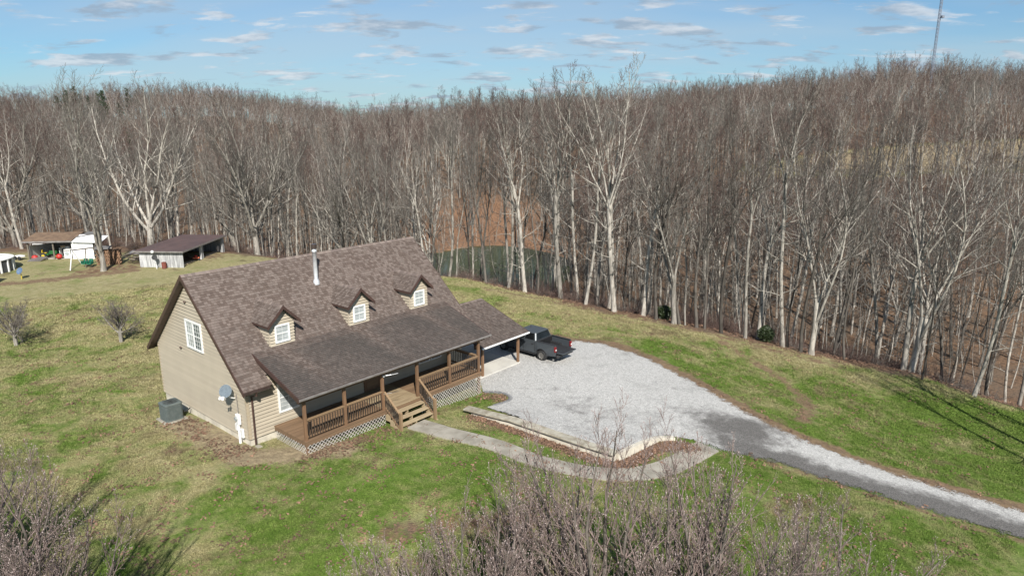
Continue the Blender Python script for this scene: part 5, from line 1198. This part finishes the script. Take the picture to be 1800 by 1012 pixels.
def hero():
    rg = random.Random(5)
    # (pixel base u, v, proto list, index, scale, lean about world x/y, label)
    H_ = [(182, 474, MULTI, 2, .98, (R(-2), R(-9)), 'pale twin-stemmed tree leaning over the swing frame'), (452, 442, MULTI, 1, .98, (0, R(-6)), 'pale many-limbed tree beside the barn with low spreading limbs'),
          (757, 463, MULTI, 0, 1.12, (0, R(-4)), 'tall pale tree with forked limbs just beyond the roof ridge'), (1587, 651, TALL, 4, .98, (0, R(-1)), 'thick straight grey tree, one of a pair, at the lower lawn edge'),
          (1600, 653, MULTI, 3, 1.12, (0, R(2)), 'forked grey tree joined at the foot to a straight one'), (1619, 673, SAP, 0, 1.1, (0, R(3)), 'thin dark crooked tree standing out on the mown grass'),
          (None, (28.1, 31.2), TALL, 4, .86, (0, 0), 'bare tree beyond the lower lawn throwing long shadows on the grass'), (None, (30.4, 33.2), MULTI, 3, .85, (0, 0), 'bare broad tree beside the drive beyond the lower lawn'), (None, (26.9, 28.6), TALL, 1, .8, (0, 0), 'bare tree close to the lower drive, its crown red-brown'), (None, (35.2, 36.0), TALL, 4, .85, (0, 0), 'stout bare tree behind the ones that shade the lower lawn'), (None, (33.0, 34.6), TALL, 1, .85, (0, R(2)), 'forked bare tree standing past the lower lawn corner'),
          (1709, 700, TALL, 3, .80, (0, R(1)), 'single pale trunk standing alone in the lower lawn'), (1796, 682, TALL, 1, .84, (0, R(-2)), 'pale tree with a low broken limb by the lower lawn')]
    for u, v, pl, i, sc, le, lab in H_:
        if u is None: x, y = v
        else: x, y = px_to_xy(u, v, -.1 if u < 500 else (-1.6 if u < 800 else -4.4)); x, y = px_to_xy(u, v, tz(x, y))
        trees_xy.append((x, y))
        plant('bare_tree', pl[i], x, y, rg.uniform(0, 6.28), sc, lab, 'tree', 'single trees at the edge of the lawn', lean=le)
    # edge of the wood, tree by tree
    E_ = [(786, 486), (800, 488), (830, 489), (841, 493), (854, 498), (893, 507), (904, 507), (922, 514), (944, 515), (968, 517), (985, 524), (1015, 524), (1028, 533), (1070, 538), (1079, 547), (1130, 552), (1153, 560), (1184, 567), (1194, 567), (1204, 568), (1224, 572), (1238, 574), (1267, 581), (1309, 590), (1333, 586), (1376, 603), (1385, 603), (1407, 614), (1425, 619), (1485, 622), (1465, 607), (1542, 600),
          (28, 432), (38, 436), (8, 428), (62, 426), (100, 428), (265, 432), (300, 430), (478, 438), (505, 440), (540, 440), (575, 436), (610, 438), (640, 440), (668, 445), (700, 450), (420, 436)]
    for k, (u, v) in enumerate(E_):
        x, y = px_to_xy(u, v, -.2 if u < 720 else -1.9); x, y = px_to_xy(u, v, tz(x, y)); trees_xy.append((x, y))
        thin = u in (800, 830, 904, 944, 1485, 1465, 1204, 1238, 1385)
        if thin: pl, sc = SAP[k % 3], rg.uniform(1.1, 1.5)
        elif u in (575, 28, 265): pl, sc = MULTI[k % 4], rg.uniform(.9, 1.05)
        elif u in (1184, 1425): pl, sc = MULTI[3], rg.uniform(.95, 1.05)
        else: pl, sc = TALL[rg.choice([0, 1, 2, 3, 4, 5, 0, 3])], rg.uniform(.84, .99) * (.88 if u < 720 else (1.06 if 885 < u < 1085 else 1.0))
        plant('bare_tree', pl, x, y, rg.uniform(0, 6.28), sc, kind_of(pl) + ' bare tree at the wood edge ' + zone_of(x, y), 'tree', 'trees along the wood edge', lean=(rg.gauss(0, R(2)), rg.gauss(0, R(2.5)) - (R(5) if u < 110 else 0)))
hero()
def forest():
    rg = np.random.default_rng(11); pts = []
    for lo, hi, st in ((0, 90, 3.8), (90, 170, 5.2), (170, 440, 6.4)):
        g = np.arange(-440, 441, st); X, Y = np.meshgrid(g, np.arange(20, 441, st)); X = X + rg.uniform(-.48, .48, X.shape) * st; Y = Y + rg.uniform(-.48, .48, Y.shape) * st
        X, Y = X.ravel(), Y.ravel(); r = np.hypot(X, Y); az = np.degrees(np.arctan2(X, Y)); wd = wood_depth(X, Y)
        ok = (r >= lo) & (r < hi) & (np.abs(az) < 41) & (wd > 1.0)
        e = ((X - POND[0]) / POND[2]) ** 2 + ((Y - POND[1]) / POND[3]) ** 2; ok &= e > 1.12
        ok &= ~((((X - 120) / 50) ** 2 + ((Y - 165) / 18) ** 2) < 1)
        ok &= ~((np.hypot((X + 4) / 17, (Y - 122) / 20) < 1) & (rg.random(X.shape) < .55))
        pts.append(np.stack([X, Y], 1)[ok])
    P = np.concatenate(pts)
    T = np.array(trees_xy); dmin = np.min(np.hypot(P[:, None, 0] - T[None, :, 0], P[:, None, 1] - T[None, :, 1]), axis=1); P = P[dmin > 1.6]
    dist = np.hypot(P[:, 0], P[:, 1]); key = dist + rg.normal(0, 4, len(P)); order = np.argsort(key); P = P[order]
    n_ind = 285 - len(trees_xy); Z = terr(P[:, 0], P[:, 1])
    for k in range(n_ind):
        x, y = P[k]; q = rg.random(); left = x < -8
        if q < .17: pl, sc = SAP[rg.integers(3)], rg.uniform(.8, 1.35)
        elif q < (.30 if left else .20): pl, sc = MULTI[rg.integers(4)], rg.uniform(.75, .95)
        else: pl, sc = TALL[rg.integers(6)], rg.uniform(.60, 1.04) * (.92 if left else 1.0)
        plant('bare_tree', pl, float(x), float(y), float(rg.uniform(0, 6.28)), float(sc), kind_of(pl) + ' bare tree inside the wood ' + zone_of(x, y), 'tree', W_GRP, lean=(float(rg.normal(0, .03)), float(rg.normal(0, .035))), z=float(Z[k]))
    # everything deeper in the wood reads as one mass
    protos = bpy.data.collections.new('wood_prototypes'); specs = []
    for i in range(5): specs.append(('a%d' % i, one('wood_a%d' % i, (tree_tall(400 + i, 20, .15, 18, 6, 5, 2, .40, spread=.24, tw=.016, K0=9) if i > 2 else fork(400 + i, 19, .14, 11, 3, (8, 20), .016, 10, 6, 2)), 'bark' if i % 2 else 'barkdark', 'twigred' if i in (1, 2, 4) else 'twig')))
    for i in range(3): specs.append(('b%d' % i, one('wood_b%d' % i, fork(450 + i, 17, .20, 6.5, 5, (14, 34), .024, 9, 6, 2), 'bark', 'twigred' if i < 2 else 'twig')))
    for i in range(2): specs.append(('c%d' % i, one('wood_c%d' % i, tree_sapling(470 + i, 9, .06, 14, 4, 3), 'bark')))
    for nm, me in specs: protos.objects.link(bpy.data.objects.new('proto_' + nm, me))
    Q = P[n_ind:]; d = np.hypot(Q[:, 0], Q[:, 1]); idx = np.where(d < 170, rg.integers(0, 5, len(Q)), rg.integers(5, 8, len(Q))); sc = rg.uniform(.60, 1.16, len(Q)) * (1 + .14 * np.sin(Q[:, 0] * .045 + 1) * np.sin(Q[:, 1] * .05) + np.where(rg.random(len(Q)) < .07, .22, 0)); left = Q[:, 0] < -20; sc = np.where(left, sc * .9, sc); sc = np.where(d < 170, np.minimum(sc, 1.02), np.minimum(sc, 1.25))
    # saplings between
    n_s = 2000; az = np.radians(rg.uniform(-40, 40, n_s)); rr = np.sqrt(rg.uniform(42 ** 2, 150 ** 2, n_s)); SX, SY = rr * np.sin(az), rr * np.cos(az)
    e = ((SX - POND[0]) / POND[2]) ** 2 + ((SY - POND[1]) / POND[3]) ** 2; ok = (wood_depth(SX, SY) > .6) & (e > 1.1); SX, SY = SX[ok], SY[ok]
    XY = np.concatenate([Q, np.stack([SX, SY], 1)]); idx = np.concatenate([idx, rg.integers(8, 10, len(SX))]); sc = np.concatenate([sc, rg.uniform(.35, 1.15, len(SX))])
    V = np.column_stack([XY, terr(XY[:, 0], XY[:, 1]) - .1])
    scatter('far_wood', V, idx, np.column_stack([rg.normal(0, .03, len(V)), rg.normal(0, .03, len(V)), rg.uniform(0, 6.28, len(V))]), sc, protos, 'dense grey-brown wood of bare trees covering the hills', 'wood')
def scatter(name, V, idx, rot, sc, coll, label, cat, extra=None):
    me = bpy.data.meshes.new(name); me.vertices.add(len(V)); me.vertices.foreach_set('co', np.asarray(V, np.float32).ravel())
    for nm, ty, a in (('pick', 'INT', np.asarray(idx, np.int32)), ('rot', 'FLOAT_VECTOR', np.asarray(rot, np.float32)), ('size', 'FLOAT', np.asarray(sc, np.float32))):
        t = me.attributes.new(nm, ty, 'POINT'); t.data.foreach_set('vector' if ty == 'FLOAT_VECTOR' else 'value', a.ravel())
    for nm, a in (extra or {}).items(): t = me.attributes.new(nm, 'FLOAT', 'POINT'); t.data.foreach_set('value', np.asarray(a, np.float32))
    o = bpy.data.objects.new(name, me); COL.objects.link(o); tag(o, label, cat, kind='stuff')
    ng = bpy.data.node_groups.new(name, 'GeometryNodeTree'); ng.interface.new_socket('Geometry', in_out='INPUT', socket_type='NodeSocketGeometry'); ng.interface.new_socket('Geometry', in_out='OUTPUT', socket_type='NodeSocketGeometry')
    N = ng.nodes.new; Lk = ng.links.new; gi = N('NodeGroupInput'); go = N('NodeGroupOutput'); ip = N('GeometryNodeInstanceOnPoints'); ci = N('GeometryNodeCollectionInfo')
    ci.inputs['Collection'].default_value = coll; ci.inputs['Separate Children'].default_value = True; ci.inputs['Reset Children'].default_value = True
    def na(nm, ty): n = N('GeometryNodeInputNamedAttribute'); n.data_type = ty; n.inputs['Name'].default_value = nm; return n.outputs['Attribute']
    Lk(gi.outputs[0], ip.inputs['Points']); Lk(ci.outputs[0], ip.inputs['Instance']); ip.inputs['Pick Instance'].default_value = True
    Lk(na('pick', 'INT'), ip.inputs['Instance Index']); e2r = N('FunctionNodeEulerToRotation'); Lk(na('rot', 'FLOAT_VECTOR'), e2r.inputs[0]); Lk(e2r.outputs[0], ip.inputs['Rotation']); Lk(na('size', 'FLOAT'), ip.inputs['Scale'])
    Lk(ip.outputs[0], go.inputs[0]); md = o.modifiers.new('scatter', 'NODES'); md.node_group = ng; return o
forest()

def other_plants():
    # round orchard trees on the left lawn
    def orchard(seed, h, n1):
        rg = np.random.default_rng(seed); n0, r0 = grow(rg, np.array([[0, 0, -.2]]), np.array([[.02, 0, 1.0]]), np.array([1.35]), np.array([.13]), 4, .04, .02, .8); tr = [tubes(n0, r0, 8)]
        p, d, ln, q = kids(rg, n0, r0, np.array([1.2]), n1 + 3, .6, 1.0, 60, 18, lambda t: h / 1.2 + 0 * t, .5); n_1, r_1 = grow(rg, p, d, ln, q, 6, .10, .06, .2); tr.append(tubes(n_1, r_1, 5))
        p, d, l2, q = kids(rg, n_1, r_1, ln, 9, .15, 1.0, 50, 28, lambda t: .5 - .25 * t, .55, .03); n_2, r_2 = grow(rg, p, d, l2, q, 4, .14, .07, .3)
        p, d, l3, q = kids(rg, n_2, r_2, l2, 8, .1, 1.0, 48, 30, lambda t: .5 - .2 * t, .6, .012); q = np.maximum(q, .007); n_3, r_3 = grow(rg, p, d, l3, q, 2, .14, .06, .5)
        p, d, l4, q = kids(rg, n_3, r_3, l3, 3, .2, 1.0, 45, 30, lambda t: .5 + 0 * t, .7, .008); q = np.maximum(q, .006); n_4, r_4 = grow(rg, p, d, l4, q, 1, .12, .05, .5)
        return join(tr), join([tubes(n_2, r_2, 3), tubes(n_3, r_3, 3), tubes(n_4, r_4, 3)])
    for sd_, h, n1, (x, y), lab in ((61, 1.8, 7, (-24.6, 40.6), 'small round bare orchard tree with one pale trunk near the gable'), (62, 2.15, 8, (-30.7, 39.9), 'small bare orchard tree with several low stems on left lawn')):
        plant('orchard_tree', two('orchard%d' % sd_, orchard(sd_, h, n1), 'bark', 'yardtwig'), x, y, 1.0, 1.0, lab, 'tree', 'orchard trees on the lawn')
    # budding magnolias in the foreground
    def magnolia(seed, h=5.4, n1=15, n2=10, n3=8, n4=4):
        rg = np.random.default_rng(seed); n0, r0 = grow(rg, np.array([[0, 0, -.2]]), np.array([[0, 0, 1.0]]), np.array([.9]), np.array([.16]), 3, .03, 0, .9); tr = [tubes(n0, r0, 8)]
        p, d, ln, q = kids(rg, n0, r0, np.array([.9]), n1, .3, 1.0, 46, 8, lambda t: (h - .8) / .9 * (.88 + .12 * t), .5, .075, jit=(.82, 1.06)); n_1, r_1 = grow(rg, p, d, ln, q, 9, .07, .07, .14); tr.append(tubes(n_1, r_1, 5))
        p, d, l2, q = kids(rg, n_1, r_1, ln, n2, .2, .98, 42, 20, lambda t: .40 - .24 * t, .55, .03, lift=.15); n_2, r_2 = grow(rg, p, d, l2, q, 5, .09, .10, .25)
        p, d, l3, q = kids(rg, n_2, r_2, l2, n3, .15, 1.0, 46, 26, lambda t: .50 - .2 * t, .6, .012, lift=.2); q = np.maximum(q, .0055); n_3, r_3 = grow(rg, p, d, l3, q, 3, .10, .12, .5)
        p, d, l4, q = kids(rg, n_3, r_3, l3, n4, .25, 1.0, 46, 30, lambda t: .42 - .1 * t, .7, .007, lift=.2); q = np.maximum(q, .0042); n_4, r_4 = grow(rg, p, d, l4, q, 2, .10, .12, .6)
        cr = join([tubes(n_2, r_2, 4), tubes(n_3, r_3, 3), tubes(n_4, r_4, 3)])
        # downy buds at the tips
        bv, bq, o = [], [], 0
        for nn in (n_3, n_4[::2]):
            tip = nn[:, -1]; dr = norm(nn[:, -1] - nn[:, -2]); L_ = rg.uniform(.010, .036, len(tip)); K = 3
            b = tip[:, None, :] + dr[:, None, :] * (L_[:, None] * np.array([0, .4, .75, 1.0])[None, :])[..., None]; rad = L_[:, None] * np.array([.16, .30, .20, .02])[None, :]
            V, Qd = tubes(b, rad, 4); bv.append(V); bq.append(Qd + o); o += len(V)
        return join(tr), cr, (np.concatenate(bv), np.concatenate(bq))
    prot = []
    for k in range(3):
        a, b, c = magnolia(700 + k); prot.append((fast_mesh('magnolia_trunk', *a, [M['magbark']]), fast_mesh('magnolia_crown', *b, [M['magtwig']]), fast_mesh('magnolia_buds', *c, [M['bud']])))
    for k, (x, y, sc, rz, lab) in enumerate(((-2.5, 12.6, .9, 1.3, 'lowest budding bare shrub tree at the lawn end of its row'), (-.7, 13.6, 1.08, .3, 'budding bare shrub tree nearest the porch steps side of its row'), (1.9, 14.4, 1.29, 2.0, 'tallest budding bare shrub tree, in front of the curved walk'), (4.7, 14.8, 1.24, 4.1, 'broad budding bare shrub tree between the tallest and the drive'), (7.6, 14.2, 1.06, 3.3, 'low budding bare shrub tree closest to the drive'), (-11.4, 13.3, 1.14, 5.2, 'budding bare shrub tree standing alone on the open left lawn'), (-15.2, 16.2, 1.1, 1.2, 'smaller budding bare shrub tree behind the lone one'), (-10.4, 11.9, .95, 2.9, 'budding bare shrub tree in front of the lone one on the left'))):
        o = empty('magnolia', (x, y, tz(x, y) - .05), rz, lab, 'tree', 'budding shrub trees in the foreground'); o.scale = (sc,) * 3
        for part, me in zip(('trunk', 'crown', 'buds'), prot[k % 3]):
            c = link(part, me, o)
            if part == 'buds': c['kind'] = 'stuff'
    # evergreen shrubs at the wood edge
    def leafball(seed, n, rx, rz_, size):
        rg = np.random.default_rng(seed); v = norm(rg.normal(0, 1, (n, 3))) * (rg.random((n, 1)) ** .4) * np.array([rx, rx, rz_]); v *= (1 + .25 * np.sin(v * 5).sum(1, keepdims=True) / 3); v[:, 2] += rz_ * .9
        u = norm(rg.normal(0, 1, (n, 3))); w = norm(np.cross(u, rg.normal(0, 1, (n, 3)))); s = size * rg.uniform(.6, 1.2, (n, 1))
        V = np.stack([v - u * s, v + w * s * .45, v + u * s, v - w * s * .45], 1).reshape(-1, 3); return V, np.arange(4 * n).reshape(n, 4)
    lb = fast_mesh('shrub_leaves', *leafball(5, 2600, .85, .95, .11), [M['evergreen']], smooth=False)
    sm = MB()
    for k in range(7): a = k * .9; sm.tube([(0, 0, -.1), (.3 * math.cos(a), .3 * math.sin(a), .6), (.55 * math.cos(a), .55 * math.sin(a), 1.3)], [.035, .025, .01], 5)
    sme = sm.mesh('shrub_stems', M['barkdark'])
    for u, v, sc, lab in ((1345, 596, .72, 'round dark evergreen shrub at the foot of the wood edge'), (1166, 563, .7, 'small dark evergreen shrub between two edge trunks'), (1500, 585, .8, 'loose evergreen shrub on the leafy slope in the wood')):
        x, y = px_to_xy(u, v, -2.5); x, y = px_to_xy(u, v, tz(x, y)); o = empty('evergreen_shrub', (x, y, tz(x, y)), u, lab, 'shrub', 'evergreen shrubs at the wood edge'); o.scale = (sc,) * 3; link('foliage', lb, o); link('stems', sme, o)
    # pines on the far ridge
    def pine(seed, h=17):
        rg = np.random.default_rng(seed); n0, r0 = grow(rg, np.array([[0, 0, -.3]]), np.array([[0, 0, 1.0]]), np.array([float(h)]), np.array([.22]), 8, .015, .02, .1)
        p, d, ln, q = kids(rg, n0, r0, np.array([float(h)]), 40, .28, 1.0, 86, 50, lambda t: .27 * (1.10 - t) ** .8, .3, .06, jit=(.45, 1.35)); n_1, r_1 = grow(rg, p, d, ln, q, 4, .08, .03, .3)
        m = 26; t = rg.uniform(.2, 1, (len(p), m)); f = t * 4; i = np.minimum(f.astype(int), 3); ar = np.arange(len(p))[:, None]; w = (f - i)[..., None]; c = (n_1[ar, i] * (1 - w) + n_1[ar, i + 1] * w).reshape(-1, 3) + rg.normal(0, .16, (len(p) * m, 3))
        u = norm(rg.normal(0, 1, c.shape) + np.array([0, 0, .5])); ww = norm(np.cross(u, rg.normal(0, 1, c.shape))); s = rg.uniform(.22, .45, (len(c), 1)); V = np.stack([c - u * s * .3, c + ww * s * .4, c + u * s, c - ww * s * .4], 1).reshape(-1, 3)
        return join([tubes(n0, r0, 6), tubes(n_1, r_1, 3)]), (V, np.arange(len(V)).reshape(-1, 4))
    pp = [two('pine%d' % k, pine(800 + k), 'barkdark', 'needle') for k in range(2)]
    rg = random.Random(3)
    for k, u in enumerate((106, 117, 124, 139, 160, 178, 184, 189, 212, 230, 205, 225)):
        if k < 10: r_ = 345 + rg.uniform(-30, 20); sc = rg.uniform(.62, 1.05); lab = 'dark pine on the far ridge behind the barns'
        else: r_ = 190; sc = .8; lab = 'green pine halfway up the wooded left hill'
        a = math.atan2(u - 900, 1227); x, y = r_ * math.sin(a), r_ * math.cos(a); plant('pine_tree', pp[k % 2], x, y, rg.uniform(0, 6), sc, lab, 'tree', 'pines on the far ridge' if k < 10 else 'pines on the hillside')
    # guyed radio mast on the right-hand hill
    a = math.atan2(1626 - 900, 1227); r_ = 300; x, y = r_ * math.sin(a), r_ * math.cos(a); z = tz(x, y)
    ms = empty('radio_mast', (x, y, z), 0, 'slender lattice radio mast rising above the wooded hill', 'mast'); h = 75; w = .42
    for k in range(3):
        t = 2 * math.pi * k / 3; mb = MB(); mb.tube([(w * math.cos(t), w * math.sin(t), -1), (w * math.cos(t), w * math.sin(t), h)], .10, 6); mb.build('leg', M['mast'], ms)
    mb = MB(); n = 60
    for j in range(n):
        for k in range(3):
            t = 2 * math.pi * k / 3; t2 = 2 * math.pi * (k + 1) / 3; z0, z1 = h * j / n, h * (j + 1) / n; mb.bar((w * math.cos(t), w * math.sin(t), z0), (w * math.cos(t2), w * math.sin(t2), z1), .06, .06)
    mb.build('bracing', M['mast'], ms)
    for zz in (33.5, 45.5, 58): mb = MB(); mb.lathe([(0, -.5), (.55, -.4), (.6, .4), (0, .5)], 10, (.8, -.6, zz)); mb.build('antenna', M['mast'], ms, fix=False)
other_plants()

# ------------------------------------------------------------------ ground cover
def ground_cover():
    rg = np.random.default_rng(21)
    def clump(seed, n, h, w):
        r = np.random.default_rng(seed); b = r.normal(0, w, (n, 3)) * np.array([1, 1, 0]); a = r.uniform(0, 6.28, n); s = np.stack([np.cos(a), np.sin(a), 0 * a], 1) * .012
        t = b + np.stack([r.normal(0, h * .55, n), r.normal(0, h * .55, n), h * r.uniform(.5, 1.1, n)], 1); V = np.stack([b - s, b + s, t], 1).reshape(-1, 3); return V, np.arange(3 * n).reshape(n, 3)
    col = bpy.data.collections.new('grass_prototypes')
    for k in range(4): col.objects.link(bpy.data.objects.new('proto_g%d' % k, fast_mesh('grass_clump', *clump(900 + k, 24, .030, .10), [M['blade']], smooth=False)))
    n = 150000; az = np.radians(rg.uniform(-40, 40, n)); r = 15.5 * (62 / 15.5) ** (rg.random(n) ** .9); X, Y = r * np.sin(az), r * np.cos(az)
    c, q = X - HO[0], Y - HO[1]; lx, ly = c * HX[0] + q * HX[1], c * HY[0] + q * HY[1]
    ok = (wood_depth(X, Y) < .3) & ~inside(X, Y, PAD) & ~((lx > -.15) & (lx < 17) & (ly > -.1) & (ly < 8.5)) & ~((lx > 1.1) & (lx < 11.7) & (ly > -2.5) & (ly < .1)) & ~((lx > 5.2) & (lx < 7.5) & (ly > -4) & (ly < -2))
    walk = smooth_line([HL(6.27, -3.35), HL(6.6, -5.2), (-.85, 27.1), (.95, 25.95), (2.8, 25.35), (4.6, 25.35), (6.2, 26.0), (7.6, 27.1), (8.9, 28.3)], 6)
    ok &= (seg_dist(X, Y, walk) > .66) & (seg_dist(X, Y, WALL1) > .3); X, Y = X[ok], Y[ok]; cv_ = cover(X, Y); ok = np.maximum.reduce([cv_['leaf'], cv_['dirt'], cv_['straw']]) + rg.normal(0, .12, len(X)) < .42; X, Y = X[ok], Y[ok]; m = len(X); dry_ = cv_['dry'][ok]
    V = np.column_stack([X, Y, terr(X, Y) + .02]); o = scatter('grass', V, rg.integers(0, 4, m), np.column_stack([0 * X, 0 * X, rg.uniform(0, 6.28, m)]), rg.uniform(.6, 1.5, m) * np.clip(np.hypot(X, Y) / 30, .8, 1.8), col, 'short patchy green and straw-coloured lawn grass', 'grass', {'dry': dry_})
    # fallen leaves in the beds and along the wood edge
    lc = bpy.data.collections.new('leaf_prototypes')
    for k in range(3):
        r_ = np.random.default_rng(930 + k); b = r_.normal(0, .16, (9, 3)) * np.array([1, 1, 0]) + np.array([0, 0, .025]); u = norm(r_.normal(0, 1, (9, 3)) * np.array([1, 1, .45])); w = norm(np.cross(u, r_.normal(0, .35, (9, 3)) + np.array([0, 0, 1]))); s = .05
        lc.objects.link(bpy.data.objects.new('proto_l%d' % k, fast_mesh('leaf_cluster', np.stack([b - u * s, b + w * s * .6, b + u * s, b - w * s * .6], 1).reshape(-1, 3), np.arange(36).reshape(9, 4), [M['leaves']], smooth=False)))
    pts = []
    def along(line, nn, wd):
        L_ = smooth_line(line, 6); d = np.array(L_); i = rg.integers(0, len(d) - 1, nn); t = rg.random((nn, 1)); pts.append(d[i] * (1 - t) + d[i + 1] * t + rg.normal(0, wd, (nn, 2)))
    along([(-1.9, 30.05), (1.2, 28.1), (4.2, 26.25)], 420, .17); along([(4.6, 26.2), (5.9, 27.5), (7.0, 28.3), (8.1, 28.1)], 420, .16); along(HLp([(-.5, -.4), (-.6, 3), (-.7, 5)]), 70, .5); along(HLp([(1.0, -2.9), (3, -2.95), (5.1, -3.0)]), 80, .3); along([(-3, 20.5), (0, 21), (1, 22)], 120, .9); along([p for p in WOOD[3:15]], 1500, 1.1); along([(-1.2, 33.2), (-.4, 32.6)], 60, .25); az = np.radians(rg.uniform(-38, 38, 2600)); r = rg.uniform(17, 58, 2600); pts.append(np.stack([r * np.sin(az), r * np.cos(az)], 1))
    Pt = np.concatenate(pts); c, q = Pt[:, 0] - HO[0], Pt[:, 1] - HO[1]; lx, ly = c * HX[0] + q * HX[1], c * HY[0] + q * HY[1]
    Pt = Pt[~inside(Pt[:, 0], Pt[:, 1], PAD) & ~((lx > -.05) & (lx < 17) & (ly > -2.5) & (ly < 8.4)) & (wood_depth(Pt[:, 0], Pt[:, 1]) < 6)]; m = len(Pt); scatter('fallen_leaves', np.column_stack([Pt, terr(Pt[:, 0], Pt[:, 1]) + .02]), rg.integers(0, 3, m), np.column_stack([np.zeros(m), np.zeros(m), rg.uniform(0, 6.28, m)]), rg.uniform(.7, 1.5, m), lc, 'reddish brown fallen leaves along beds and wood edge', 'leaves')
    # tangle of low brush along the wood edge
    bc = bpy.data.collections.new('brush_prototypes')
    for k in range(3):
        r_ = np.random.default_rng(950 + k); nb = 16; p = np.column_stack([r_.normal(0, .15, nb), r_.normal(0, .15, nb), np.full(nb, -.05)]); d = np.column_stack([r_.normal(0, .8, nb), r_.normal(0, .8, nb), r_.uniform(.4, 1.2, nb)]); ln = r_.uniform(.6, 1.5, nb); a, b = grow(r_, p, d, ln, np.full(nb, .014), 4, .2, -.03, .4)
        p, d, l2, q = kids(r_, a, b, ln, 6, .2, 1, 50, 35, lambda t: .45 - .2 * t, .7, .01); q = np.maximum(q, .006); c2, e2 = grow(r_, p, d, l2, q, 2, .15, .0, .5); bc.objects.link(bpy.data.objects.new('proto_b%d' % k, fast_mesh('brush', *join([tubes(a, b, 3), tubes(c2, e2, 3)]), [M['twigred' if k else 'yardtwig']])))
    pts.clear(); along([(x, y + 2.2) for x, y in WOOD[1:14]], 700, 1.3); Pt = np.concatenate(pts); ok = (np.abs(np.degrees(np.arctan2(Pt[:, 0], Pt[:, 1]))) < 41) & (wood_depth(Pt[:, 0], Pt[:, 1]) > -.4); Pt = Pt[ok]; m = len(Pt)
    scatter('brush', np.column_stack([Pt, terr(Pt[:, 0], Pt[:, 1])]), rg.integers(0, 3, m), np.column_stack([np.zeros(m), np.zeros(m), rg.uniform(0, 6.28, m)]), rg.uniform(.5, 1.3, m), bc, 'low tangled brush along the edge of the wood', 'brush')
ground_cover()
